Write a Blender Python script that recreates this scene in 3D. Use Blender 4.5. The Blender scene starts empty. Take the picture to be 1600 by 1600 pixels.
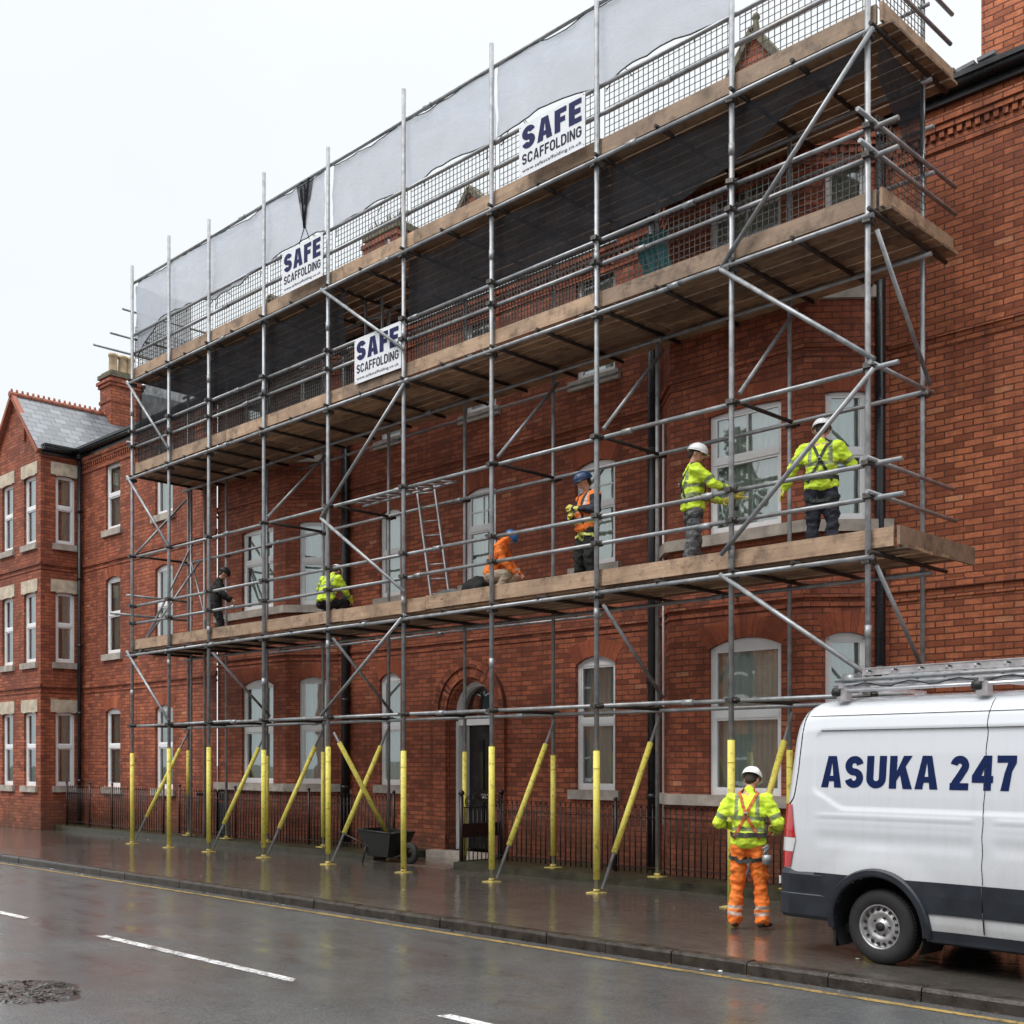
import bpy, math, random
from mathutils import Vector, Matrix, noise
from mathutils.bvhtree import BVHTree
random.seed(7)
D = bpy.data; SC = bpy.context.scene; COL = SC.collection
R = math.radians

# ---------------------------------------------------------------- camera
cd = D.cameras.new('camera'); cam = D.objects.new('camera', cd); COL.objects.link(cam)
cam.location = (0, 0, 1.95)
cam.rotation_euler = (R(90), 0, R(44.75))
cd.sensor_width = 36; cd.lens = 1814 / 1600 * 36
cd.shift_y = (1186.7 - 800) / 1600
cd.clip_start = 0.1; cd.clip_end = 2000
SC.camera = cam

# ---------------------------------------------------------------- sky: overcast
SUN_EL, SUN_AZ = R(52), R(200)
w = D.worlds.new('World'); SC.world = w; w.use_nodes = True
nt = w.node_tree; nt.nodes.clear()
def wn(t, **k):
    n = nt.nodes.new(t)
    for a, b in k.items(): setattr(n, a, b)
    return n
out = wn('ShaderNodeOutputWorld'); bg = wn('ShaderNodeBackground')
sky = wn('ShaderNodeTexSky', sky_type='NISHITA', sun_disc=False, sun_elevation=SUN_EL, sun_rotation=SUN_AZ)
sky.air_density = 2; sky.dust_density = 6
tc = wn('ShaderNodeTexCoord'); sep = wn('ShaderNodeSeparateXYZ')
nt.links.new(tc.outputs['Generated'], sep.inputs[0])
ramp = wn('ShaderNodeValToRGB')            # cloud layer: brighter overhead, as under any overcast
cr = ramp.color_ramp
cr.elements[0].position = 0.0; cr.elements[0].color = (5.6, 6.0, 6.25, 1)
cr.elements[1].position = 0.55; cr.elements[1].color = (6.25, 6.4, 6.5, 1)
e = cr.elements.new(1.0); e.color = (26, 26.3, 26.6, 1)
nt.links.new(sep.outputs['Z'], ramp.inputs[0])
nz = wn('ShaderNodeTexNoise'); nz.inputs['Scale'].default_value = 1.6; nz.inputs['Detail'].default_value = 3
mp = wn('ShaderNodeMapping'); mp.inputs['Scale'].default_value = (1, 1, 2.5)
nt.links.new(tc.outputs['Generated'], mp.inputs[0]); nt.links.new(mp.outputs[0], nz.inputs['Vector'])
mr = wn('ShaderNodeMapRange'); mr.inputs['From Min'].default_value = .3; mr.inputs['From Max'].default_value = .7
mr.inputs['To Min'].default_value = .95; mr.inputs['To Max'].default_value = 1.04
nt.links.new(nz.outputs['Fac'], mr.inputs['Value'])
mul = wn('ShaderNodeMixRGB', blend_type='MULTIPLY'); mul.inputs[0].default_value = 1
nt.links.new(ramp.outputs[0], mul.inputs[1]); nt.links.new(mr.outputs[0], mul.inputs[2])
mixs = wn('ShaderNodeMixRGB'); mixs.inputs[0].default_value = .9
nt.links.new(sky.outputs[0], mixs.inputs[1]); nt.links.new(mul.outputs[0], mixs.inputs[2])
nt.links.new(mixs.outputs[0], bg.inputs[0]); bg.inputs[1].default_value = 0.1
nt.links.new(bg.outputs[0], out.inputs[0])

sd = D.lights.new('sun', 'SUN'); sun = D.objects.new('sun', sd); COL.objects.link(sun)
sd.energy = 0.8; sd.angle = R(25); sd.color = (1, .97, .93)
sdir = Vector((math.sin(SUN_AZ) * math.cos(SUN_EL), math.cos(SUN_AZ) * math.cos(SUN_EL), math.sin(SUN_EL)))
sun.rotation_euler = sdir.to_track_quat('Z', 'Y').to_euler(); sun.location = (0, 0, 30)
SC.view_settings.view_transform = 'Standard'; SC.view_settings.look = 'None'
SC.view_settings.exposure = 0.72; SC.view_settings.gamma = 1

# ---------------------------------------------------------------- materials
MATS = {}
class NT:
    def __init__(s, name):
        s.m = D.materials.new(name); s.m.use_nodes = True; s.t = s.m.node_tree; s.n = s.t.nodes
        s.p = s.n['Principled BSDF']; s.o = s.n['Material Output']; MATS[name] = s.m
    def node(s, t, ins=None, **k):
        n = s.n.new(t)
        for a, b in k.items(): setattr(n, a, b)
        for a, b in (ins or {}).items():
            if hasattr(b, 'is_output') or isinstance(b, bpy.types.NodeSocket): s.t.links.new(b, n.inputs[a])
            else: n.inputs[a].default_value = b
        return n
    def link(s, a, b): s.t.links.new(a, b)
    def noise(s, scale, detail=4, vec=None, rough=.6, col='Object'):
        v = vec or s.coord(col)
        return s.node('ShaderNodeTexNoise', {'Vector': v, 'Scale': scale, 'Detail': detail, 'Roughness': rough}).outputs['Fac']
    def coord(s, which='Object'):
        return s.node('ShaderNodeTexCoord').outputs[which]
    def ramp(s, fac, stops):
        r = s.node('ShaderNodeValToRGB', {'Fac': fac}); c = r.color_ramp
        while len(c.elements) < len(stops): c.elements.new(.5)
        for e, (p, v) in zip(c.elements, stops):
            e.position = p; e.color = v if len(v) == 4 else (*v, 1)
        return r.outputs[0]
    def rng(s, fac, a, b, c, d):
        return s.node('ShaderNodeMapRange', {'Value': fac, 'From Min': a, 'From Max': b, 'To Min': c, 'To Max': d}).outputs[0]
    def mix(s, f, a, b, mode='MIX'):
        return s.node('ShaderNodeMixRGB', {0: f, 1: a, 2: b}, blend_type=mode).outputs[0]
    def math(s, op, a, b=0.0):
        return s.node('ShaderNodeMath', {0: a, 1: b}, operation=op).outputs[0]
    def bump(s, h, strength=.3, dist=.01, nrm=None):
        i = {'Height': h, 'Strength': strength, 'Distance': dist}
        if nrm: i['Normal'] = nrm
        return s.node('ShaderNodeBump', i).outputs[0]
def c4(c): return (*c, 1)
def simple(name, col, rough=.6, metal=0, var=.15, scale=12, bump=0, spec=.5, coat=0, col2=None):
    m = NT(name)
    n = m.noise(scale, 5)
    a = c4(tuple(x * (1 - var) for x in col)); b = c4(col2 or tuple(min(1, x * (1 + var)) for x in col))
    m.link(m.mix(m.rng(n, .3, .7, 0, 1), a, b), m.p.inputs['Base Color'])
    m.link(m.rng(n, .3, .7, max(.02, rough - .08), min(1, rough + .08)), m.p.inputs['Roughness'])
    m.p.inputs['Metallic'].default_value = metal; m.p.inputs['Specular IOR Level'].default_value = spec
    m.p.inputs['Coat Weight'].default_value = coat
    if bump: m.link(m.bump(m.noise(scale * 4, 4), bump, .01), m.p.inputs['Normal'])
    return m.m

def brick_mat(name, c1, c2, mortar, pale=.0, bw=.27, bh=.09, ms=.0095):
    m = NT(name)
    uv = m.node('ShaderNodeUVMap').outputs[0]
    # slightly wavering joints
    jit = m.node('ShaderNodeTexNoise', {'Vector': uv, 'Scale': 2.2, 'Detail': 3})
    wv = m.node('ShaderNodeVectorMath', {0: jit.outputs['Color'], 1: (.5, .5, .5)}, operation='SUBTRACT').outputs[0]
    wv = m.node('ShaderNodeVectorMath', {0: wv, 'Scale': .022}, operation='SCALE').outputs[0]
    v = m.node('ShaderNodeVectorMath', {0: uv, 1: wv}).outputs[0]
    jt = m.node('ShaderNodeTexNoise', {'Vector': uv, 'Scale': 14.0, 'Detail': 3})
    wv = m.node('ShaderNodeVectorMath', {0: m.node('ShaderNodeVectorMath', {0: jt.outputs['Color'], 1: (.5, .5, .5)}, operation='SUBTRACT').outputs[0], 'Scale': .016}, operation='SCALE').outputs[0]
    v = m.node('ShaderNodeVectorMath', {0: v, 1: wv}).outputs[0]
    b = m.node('ShaderNodeTexBrick', {'Vector': v, 'Color1': (0, 0, 0, 1), 'Color2': (1, 1, 1, 1), 'Mortar': (.5, .5, .5, 1),
               'Scale': 1, 'Mortar Size': ms, 'Mortar Smooth': .35, 'Brick Width': bw, 'Row Height': bh, 'Bias': 0.0})
    b.offset = .5
    col = m.ramp(b.outputs['Color'], [(0, tuple(x * .75 for x in c2)), (.22, c2), (.5, c1), (.8, tuple(x * 1.12 for x in c1)), (.97, tuple(x * 1.12 for x in c1)), (1, (c1[0] * 1.25 + .03, c1[1] * 1.9 + .03, c1[2] * 2 + .03))])
    oc = m.coord('Object')
    big = m.noise(.45, 5, oc); mid = m.noise(2.5, 6, oc); fine = m.noise(28, 4, oc)
    col = m.mix(m.rng(big, .38, .62, .0, .65), col, c4(tuple(x * .62 for x in c2)))
    col = m.mix(m.rng(mid, .5, .8, 0, .5), col, c4((c1[0] * 1.1, c1[1] * 1.35, c1[2] * 1.4)))
    brk = m.noise(7, 4, oc, .7)
    col = m.mix(m.rng(brk, .35, .65, .4, 0), col, c4(tuple(x * .7 for x in c2))); col = m.mix(m.rng(brk, .55, .75, 0, .4), col, c4(tuple(min(1, x * 1.3) for x in c1)))
    col = m.mix(m.rng(fine, .25, .75, .35, 0), col, c4(tuple(x * .5 for x in c2)))
    # rain streaks: stretched vertically
    st = m.node('ShaderNodeMapping', {'Vector': oc, 'Scale': (3.5, 3.5, .25)}).outputs[0]
    stn = m.noise(1.0, 4, st)
    col = m.mix(m.rng(stn, .5, .72, 0, .6), col, c4(tuple(x * .4 for x in c2)))
    # efflorescence specks
    sp = m.noise(5.5, 8, oc, .75)
    col = m.mix(m.rng(sp, .66, .74, 0, .35 + pale), col, c4((.42, .3, .22)))
    # damp, algae near the pavement
    z = m.node('ShaderNodeSeparateXYZ', {0: m.node('ShaderNodeNewGeometry').outputs['Position']}).outputs['Z']
    damp = m.math('MULTIPLY', m.rng(z, 0.1, 1.1, 1, 0), m.rng(mid, .35, .65, .2, .8))
    col = m.mix(damp, col, c4((.05, .042, .028)))
    mm = m.mix(m.rng(mid, .3, .7, 0, 1), c4(mortar), c4(tuple(x * 1.9 for x in mortar)))
    col = m.mix(m.rng(b.outputs['Fac'], 0, 1, 0, .85), col, mm)
    m.link(col, m.p.inputs['Base Color'])
    m.link(m.rng(mid, .3, .7, .62, .85), m.p.inputs['Roughness'])
    m.p.inputs['Specular IOR Level'].default_value = .35
    h = m.math('ADD', m.math('MULTIPLY', b.outputs['Fac'], -1.0), m.math('MULTIPLY', fine, .7))
    m.link(m.bump(h, .6, .008), m.p.inputs['Normal'])
    return m.m
brick_mat('red_brick', (.50, .145, .070), (.27, .072, .038), (.06, .024, .018), .05, ms=.0105)
brick_mat('orange_brick', (.60, .195, .088), (.33, .092, .042), (.05, .016, .011), .15, ms=.012)
brick_mat('arch_brick', (.42, .11, .05), (.31, .08, .04), (.08, .04, .03), 0, .3, .075)
def cloth(name, c1, c2):
    m = NT(name); n = m.noise(9, 5); d = m.noise(5, 7, None, .75); f = m.noise(26, 5)
    c = m.mix(m.rng(n, .3, .7, 0, 1), c4(c1), c4(c2)); c = m.mix(m.rng(d, .56, .70, 0, .55), c, (.13, .10, .05, 1)); c = m.mix(m.rng(f, .60, .75, 0, .4), c, (.16, .13, .06, 1))
    m.link(c, m.p.inputs['Base Color']); m.p.inputs['Roughness'].default_value = .75; m.link(m.bump(m.math('ADD', n, m.math('MULTIPLY', f, .4)), .5, .02), m.p.inputs['Normal'])
simple('cream_stone', (.50, .43, .33), .8, var=.3, scale=5, bump=.3)
simple('sill_stone', (.36, .32, .28), .75, var=.35, scale=4, bump=.3)
simple('kerb_granite', (.022, .018, .014), .32, var=.5, scale=6, bump=.7, col2=(.055, .045, .036))
simple('plinth_stone', (.035, .029, .020), .38, var=.6, scale=4, bump=.8, col2=(.055, .055, .028))
simple('white_upvc', (.78, .79, .80), .35, var=.06, scale=3)
simple('black_iron', (.012, .009, .009), .4, var=.4, scale=14, bump=.2, col2=(.035, .014, .011))
simple('black_pipe', (.014, .015, .018), .3, var=.3, scale=6)
simple('door_black', (.012, .014, .016), .22, var=.2, scale=3)
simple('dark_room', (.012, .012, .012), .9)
simple('lead', (.13, .14, .15), .45, var=.3, scale=6)
simple('clay', (.42, .31, .19), .8, var=.3, scale=7, bump=.3)
simple('ridge_tile', (.30, .10, .06), .8, var=.3, scale=8, bump=.3)
simple('moss_stone', (.15, .13, .10), .95, var=.5, scale=8, bump=.8, col2=(.19, .175, .11))
m = NT('foam_yellow'); n = m.noise(4, 5); n2 = m.noise(16, 6); n3 = m.noise(2.2, 6, m.node('ShaderNodeMapping', {'Vector': m.coord(), 'Scale': (1, 1, .35)}).outputs[0])
c = m.mix(m.rng(n, .3, .7, 0, 1), (.68, .56, .09, 1), (.74, .68, .14, 1)); c = m.mix(m.rng(n2, .54, .68, 0, .75), c, (.20, .15, .05, 1)); c = m.mix(m.rng(n3, .52, .72, 0, .5), c, (.40, .30, .06, 1))
m.link(c, m.p.inputs['Base Color']); m.p.inputs['Roughness'].default_value = .6; m.link(m.bump(n2, .5, .01), m.p.inputs['Normal'])
simple('coupler_steel', (.09, .085, .08), .5, metal=.6, var=.5, scale=30)
simple('baseplate', (.42, .34, .10), .6, var=.5, scale=12)
simple('sign_white', (.74, .76, .80), .45, var=.05, scale=3)
simple('navy_letter', (.014, .018, .085), .6, var=.12, scale=6, spec=.2)
simple('dark_letter', (.015, .018, .04), .6, var=.12, scale=6, spec=.2)
simple('van_letter', (.004, .014, .07), .5, var=.05, spec=.15)
simple('tyre', (.016, .016, .017), .75, var=.3, scale=20, bump=.3)
simple('rubber_black', (.01, .01, .011), .6, var=.2)
simple('rim_steel', (.42, .42, .43), .38, metal=.75, var=.2, scale=18)
simple('van_trim', (.014, .018, .026), .42, var=.25, scale=5)
simple('alu', (.62, .63, .65), .35, metal=.7, var=.12, scale=10)
simple('helmet_white', (.82, .83, .84), .25, var=.03)
simple('helmet_blue', (.03, .13, .33), .3, var=.08)
simple('skin', (.52, .27, .18), .55, var=.1, scale=20)
simple('hair', (.03, .02, .014), .8, var=.3, scale=60)
simple('boot', (.03, .022, .016), .6, var=.4, scale=20)
cloth('hv_yellow', (.54, .78, .03), (.70, .86, .06))
simple('hv_band', (.22, .27, .12), .35, var=.25, scale=25)
cloth('hv_orange', (.80, .15, .02), (.92, .24, .03))
simple('orange_band', (.50, .38, .32), .4, var=.25, scale=20)
simple('navy_cloth', (.020, .022, .034), .85, var=.35, scale=12, bump=.3)
simple('black_cloth', (.012, .013, .013), .85, var=.4, scale=14, bump=.3)
simple('strap_dark', (.03, .035, .03), .7, var=.3)
simple('strap_orange', (.48, .12, .03), .7, var=.3)
simple('strap_yellow', (.55, .60, .15), .7, var=.3)
simple('glove_yellow', (.55, .50, .10), .8, var=.3, scale=20)
simple('beige_cloth', (.42, .34, .25), .85, var=.2)
simple('bag_grey', (.10, .12, .12), .8, var=.4, scale=6, bump=.4)
simple('bin_black', (.012, .013, .013), .42, var=.3, scale=5)
simple('metal_grey', (.30, .31, .32), .4, metal=.5, var=.2)
simple('leaf_brown', (.09, .055, .03), .6, var=.5, scale=3)
simple('pale_scrap', (.55, .54, .50), .6, var=.1)
simple('turquoise_cloth', (.01, .10, .11), .7, var=.3)

m = NT('camo_cloth')
n = m.noise(9, 3); n2 = m.noise(22, 3)
c = m.ramp(n, [(.40, (.05, .052, .06)), (.46, (.16, .16, .17)), (.56, (.09, .095, .10)), (.62, (.03, .03, .035))])
m.link(m.mix(m.rng(n2, .5, .6, 0, .5), c, (.2, .2, .2, 1)), m.p.inputs['Base Color']); m.p.inputs['Roughness'].default_value = .85

m = NT('galvanised')
n = m.noise(7, 6); n2 = m.noise(1.2, 3)
c = m.mix(m.rng(n, .3, .7, 0, 1), (.20, .21, .225, 1), (.40, .415, .43, 1))
c = m.mix(m.rng(n2, .5, .75, 0, .45), c, (.22, .18, .14, 1))
m.link(c, m.p.inputs['Base Color']); m.p.inputs['Metallic'].default_value = .45
m.link(m.rng(n, .3, .7, .32, .5), m.p.inputs['Roughness'])

def wood(name, c1, c2):
    m = NT(name)
    uvn = m.coord('Object')
    inf = m.node('ShaderNodeObjectInfo').outputs['Random']
    off = m.node('ShaderNodeCombineXYZ', {0: m.math('MULTIPLY', inf, 37.0), 1: 0.0, 2: m.math('MULTIPLY', inf, 11.0)}).outputs[0]
    v = m.node('ShaderNodeVectorMath', {0: uvn, 1: off}).outputs[0]
    st = m.node('ShaderNodeMapping', {'Vector': v, 'Scale': (.8, 14, 22)}).outputs[0]
    n = m.noise(1.6, 6, st); b = m.noise(1.3, 4, v); kn = m.noise(5, 2, m.node('ShaderNodeMapping', {'Vector': v, 'Scale': (1, 2.5, 2.5)}).outputs[0])
    c = m.mix(m.rng(n, .3, .7, 0, 1), c4(c1), c4(c2))
    c = m.mix(m.rng(b, .4, .7, 0, .6), c, c4(tuple(x * .5 for x in c1)))
    b2 = m.noise(3.5, 6, v, .7); c = m.mix(m.rng(b2, .49, .64, 0, .75), c, c4(tuple(x * .38 for x in c1))); c = m.mix(m.rng(b2, .25, .42, .5, 0), c, c4(tuple(min(1, x * 1.35) for x in c2)))
    c = m.mix(m.rng(kn, .70, .74, 0, .8), c, (.05, .03, .02, 1))
    c = m.mix(1.0, c, m.ramp(inf, [(0, (.5, .48, .48)), (.5, (.9, .85, .8)), (1, (1.25, 1.15, 1.05))]), 'MULTIPLY')
    m.link(c, m.p.inputs['Base Color']); m.link(m.rng(n, .3, .7, .5, .75), m.p.inputs['Roughness'])
    m.link(m.bump(n, .3, .004), m.p.inputs['Normal'])
wood('board_wood', (.31, .22, .155), (.47, .35, .25))
wood('deck_wood', (.26, .18, .12), (.44, .31, .20))

# slates, UV in metres
m = NT('slate')
uv = m.node('ShaderNodeUVMap').outputs[0]
b = m.node('ShaderNodeTexBrick', {'Vector': uv, 'Color1': (.075, .085, .10, 1), 'Color2': (.17, .19, .21, 1), 'Mortar': (.02, .02, .022, 1),
           'Scale': 1, 'Mortar Size': .012, 'Mortar Smooth': .2, 'Brick Width': .34, 'Row Height': .24, 'Bias': -.1})
n = m.noise(3, 6)
m.link(m.mix(m.rng(n, .45, .75, 0, .5), b.outputs['Color'], (.19, .20, .19, 1)), m.p.inputs['Base Color'])
m.link(m.rng(n, .3, .7, .22, .45), m.p.inputs['Roughness'])
m.link(m.bump(m.math('MULTIPLY', b.outputs['Fac'], -1.0), .6, .02), m.p.inputs['Normal'])

# window glass: clear with a coated reflection
m = NT('window_glass')
fr = m.node('ShaderNodeFresnel', {'IOR': 1.75}).outputs[0]
n = m.noise(1.2, 2)
gl = m.node('ShaderNodeBsdfGlossy', {'Color': (.90, .98, 1, 1), 'Roughness': .015, 'Normal': m.bump(n, .12, .02)}).outputs[0]
tr = m.node('ShaderNodeBsdfTransparent', {'Color': (.88, .94, .91, 1)}).outputs[0]
mx = m.node('ShaderNodeMixShader', {0: m.math('ADD', fr, .20), 1: tr, 2: gl})
m.link(mx.outputs[0], m.o.inputs['Surface'])

m = NT('curtain')
m.p.inputs['Base Color'].default_value = (.80, .82, .77, 1); m.p.inputs['Roughness'].default_value = .9
m.p.inputs['Subsurface Weight'].default_value = 0

def net_mat(name, col, opac, var, trans=.5, mo=.25):
    m = NT(name)
    n = m.noise(1.6, 5); n2 = m.noise(6, 5)
    mp = m.node('ShaderNodeMapping', {'Vector': m.coord('Object'), 'Scale': (1.2, 1, 3)}).outputs[0]
    cre = m.noise(1.1, 3, mp, .6); cre = m.math('ADD', m.math('ABSOLUTE', m.math('SUBTRACT', cre, .5)), m.math('MULTIPLY', m.noise(3, 4, mp, .6), .25))
    c = m.mix(m.rng(n, .3, .7, 0, 1), c4(tuple(x * (1 - mo) for x in col)), c4(tuple(x * (1 + mo * .8) for x in col)))
    nrm = m.bump(cre, .5, .08)
    df = m.node('ShaderNodeBsdfDiffuse', {'Color': c, 'Normal': nrm}).outputs[0]
    tl = m.node('ShaderNodeBsdfTranslucent', {'Color': c, 'Normal': nrm}).outputs[0]
    dt = m.node('ShaderNodeMixShader', {0: trans, 1: df, 2: tl}).outputs[0]
    tp = m.node('ShaderNodeBsdfTransparent').outputs[0]
    a = m.rng(n2, .3, .7, opac - var, min(1, opac + var))
    m.link(m.node('ShaderNodeMixShader', {0: a, 1: tp, 2: dt}).outputs[0], m.o.inputs['Surface'])
net_mat('dark_net', (.034, .035, .039), .80, .10, .25)
net_mat('pale_sheet', (.66, .71, .79), .86, .05, .65, .06)
net_mat('end_net', (.05, .052, .055), .6, .1, .3)

# wet asphalt road / pavement
def wet(name, c1, c2, c3, fine_scale, rlo, rhi, fb, wv_=.3, ior=1.36, film=.25, cmin=.7, crl=.03, crh=.16):
    m = NT(name)
    g = m.node('ShaderNodeNewGeometry').outputs['Position']
    big = m.noise(.35, 5, g); mid = m.noise(1.6, 6, g); fine = m.noise(fine_scale, 3, g, .7); vfine = m.noise(fine_scale * 3, 2, g)
    vor = m.node('ShaderNodeTexVoronoi', {'Vector': g, 'Scale': fine_scale * 1.2}).outputs['Distance']
    st = m.node('ShaderNodeMapping', {'Vector': g, 'Scale': (.35, 2.2, 1)}).outputs[0]
    streak = m.noise(1.2, 6, st)
    c = m.mix(m.rng(mid, .3, .7, 0, 1), c4(c1), c4(c2))
    c = m.mix(m.rng(streak, .45, .7, 0, .6), c, c4(c3))
    c = m.mix(m.rng(vfine, .52, .70, 0, .75), c, c4(tuple(x * 2.6 for x in c2)))
    scr = m.noise(fine_scale * .9, 6, m.node('ShaderNodeMapping', {'Vector': g, 'Rotation': (0, 0, .6), 'Scale': (1, .45, 1)}).outputs[0], .8)
    c = m.mix(m.rng(scr, .30, .47, .75, 0), c, c4(tuple(x * .25 for x in c1)))
    m.link(c, m.p.inputs['Base Color'])
    wetn = m.math('ADD', m.math('MULTIPLY', big, .5), m.math('MULTIPLY', streak, .5))
    r = m.rng(wetn, .40, .60, rlo, rhi)
    m.link(r, m.p.inputs['Roughness'])
    bs = m.rng(wetn, .40, .60, .15, 1.0)
    h = m.math('ADD', m.math('MULTIPLY', vor, fb), m.math('MULTIPLY', fine, fb))
    h = m.math('ADD', m.math('MULTIPLY', h, bs), m.math('MULTIPLY', scr, fb))
    wav = m.noise(3.2, 4, m.node('ShaderNodeMapping', {'Vector': g, 'Rotation': (0, 0, -.7), 'Scale': (1, 2.2, 1)}).outputs[0])
    b1 = m.bump(wav, wv_, .02)
    m.link(m.bump(m.math('ADD', h, m.math('MULTIPLY', vfine, fb)), .7, .006), m.p.inputs['Normal'])
    # the film of water lying on it
    grain = m.math('MULTIPLY', m.math('ADD', vor, vfine), .5)
    m.link(m.bump(m.math('MULTIPLY', grain, bs), film, .003, b1), m.p.inputs['Coat Normal'])
    m.link(m.rng(wetn, .38, .62, 1.0, cmin), m.p.inputs['Coat Weight']); m.p.inputs['Coat IOR'].default_value = 1.36
    m.link(m.rng(wetn, .40, .62, crl, crh), m.p.inputs['Coat Roughness'])
    m.p.inputs['IOR'].default_value = ior
    return m
wet('wet_road', (.046, .048, .049), (.080, .082, .083), (.038, .038, .038), 22, .35, .55, 1.2, .25, 1.4, .9, .45, .09, .30)
wet('wet_pavement', (.040, .036, .031), (.080, .071, .061), (.023, .021, .019), 20, .30, .5, .6, .35, 1.45, .12, .9, .015, .10)
wet('wet_patch', (.028, .023, .020), (.048, .040, .034), (.020, .018, .016), 30, .06, .30, .9, .3, 1.42)
wet('wet_path', (.09, .07, .055), (.14, .11, .09), (.07, .05, .04), 20, .15, .40, .6)
wet('patch_tarmac', (.014, .013, .013), (.045, .042, .040), (.014, .014, .013), 9, .5, .7, 2.0)
simple('earth', (.06, .055, .045), .9)
simple('old_tube', (.035, .028, .024), .6, metal=.3, var=.5, scale=8)
simple('leaf_green', (.03, .055, .015), .6, var=.4, scale=2, col2=(.06, .10, .03))
simple('bark', (.08, .06, .045), .9, var=.3)

def worn_paint(name, col):
    m = NT(name)
    g = m.node('ShaderNodeNewGeometry').outputs['Position']
    n = m.noise(30, 5, g, .8); n2 = m.noise(5, 4, g)
    f = m.math('ADD', m.math('MULTIPLY', n, .7), m.math('MULTIPLY', n2, .3))
    m.link(m.mix(m.rng(f, .45, .53, .9, .04), c4(col), (.045, .043, .04, 1)), m.p.inputs['Base Color'])
    m.p.inputs['Roughness'].default_value = .35
    m.link(m.bump(n, .4, .004), m.p.inputs['Normal'])
worn_paint('white_marking', (.72, .72, .72)); worn_paint('yellow_marking', (.40, .27, .08))

m = NT('van_paint')
m.p.inputs['Base Color'].default_value = (.60, .63, .67, 1); m.p.inputs['Roughness'].default_value = .28
m.p.inputs['Coat Weight'].default_value = .6; m.p.inputs['Coat Roughness'].default_value = .04
n = m.noise(1.4, 4); z = m.node('ShaderNodeSeparateXYZ', {0: m.coord()}).outputs['Z']
sp = m.noise(16, 6, None, .8); dr = m.noise(2.0, 5, m.node('ShaderNodeMapping', {'Vector': m.coord(), 'Scale': (7, 7, .5)}).outputs[0])
dirt = m.math('ADD', m.math('MULTIPLY', m.rng(n, .3, .7, .3, 1.0), m.rng(z, .3, 1.2, .55, 0)), m.math('MULTIPLY', m.rng(dr, .5, .75, 0, .14), m.rng(z, .4, 2.3, 1, .3)))
dirt = m.math('ADD', dirt, m.math('MULTIPLY', m.rng(sp, .6, .72, 0, .6), m.rng(z, .3, 1.2, 1, 0)))
m.link(m.mix(dirt, (.60, .63, .67, 1), (.27, .25, .22, 1)), m.p.inputs['Base Color']); m.link(m.rng(dirt, 0, .6, .22, .55), m.p.inputs['Roughness'])
m = NT('red_lens'); m.p.inputs['Base Color'].default_value = (.45, .008, .012, 1); m.p.inputs['Roughness'].default_value = .12; m.p.inputs['Coat Weight'].default_value = 1
m = NT('clear_lens'); m.p.inputs['Base Color'].default_value = (.6, .6, .6, 1); m.p.inputs['Roughness'].default_value = .12; m.p.inputs['Coat Weight'].default_value = 1
m = NT('dark_glass'); m.p.inputs['Base Color'].default_value = (.02, .025, .03, 1); m.p.inputs['Roughness'].default_value = .05
def M(n): return D.materials[n]

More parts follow.
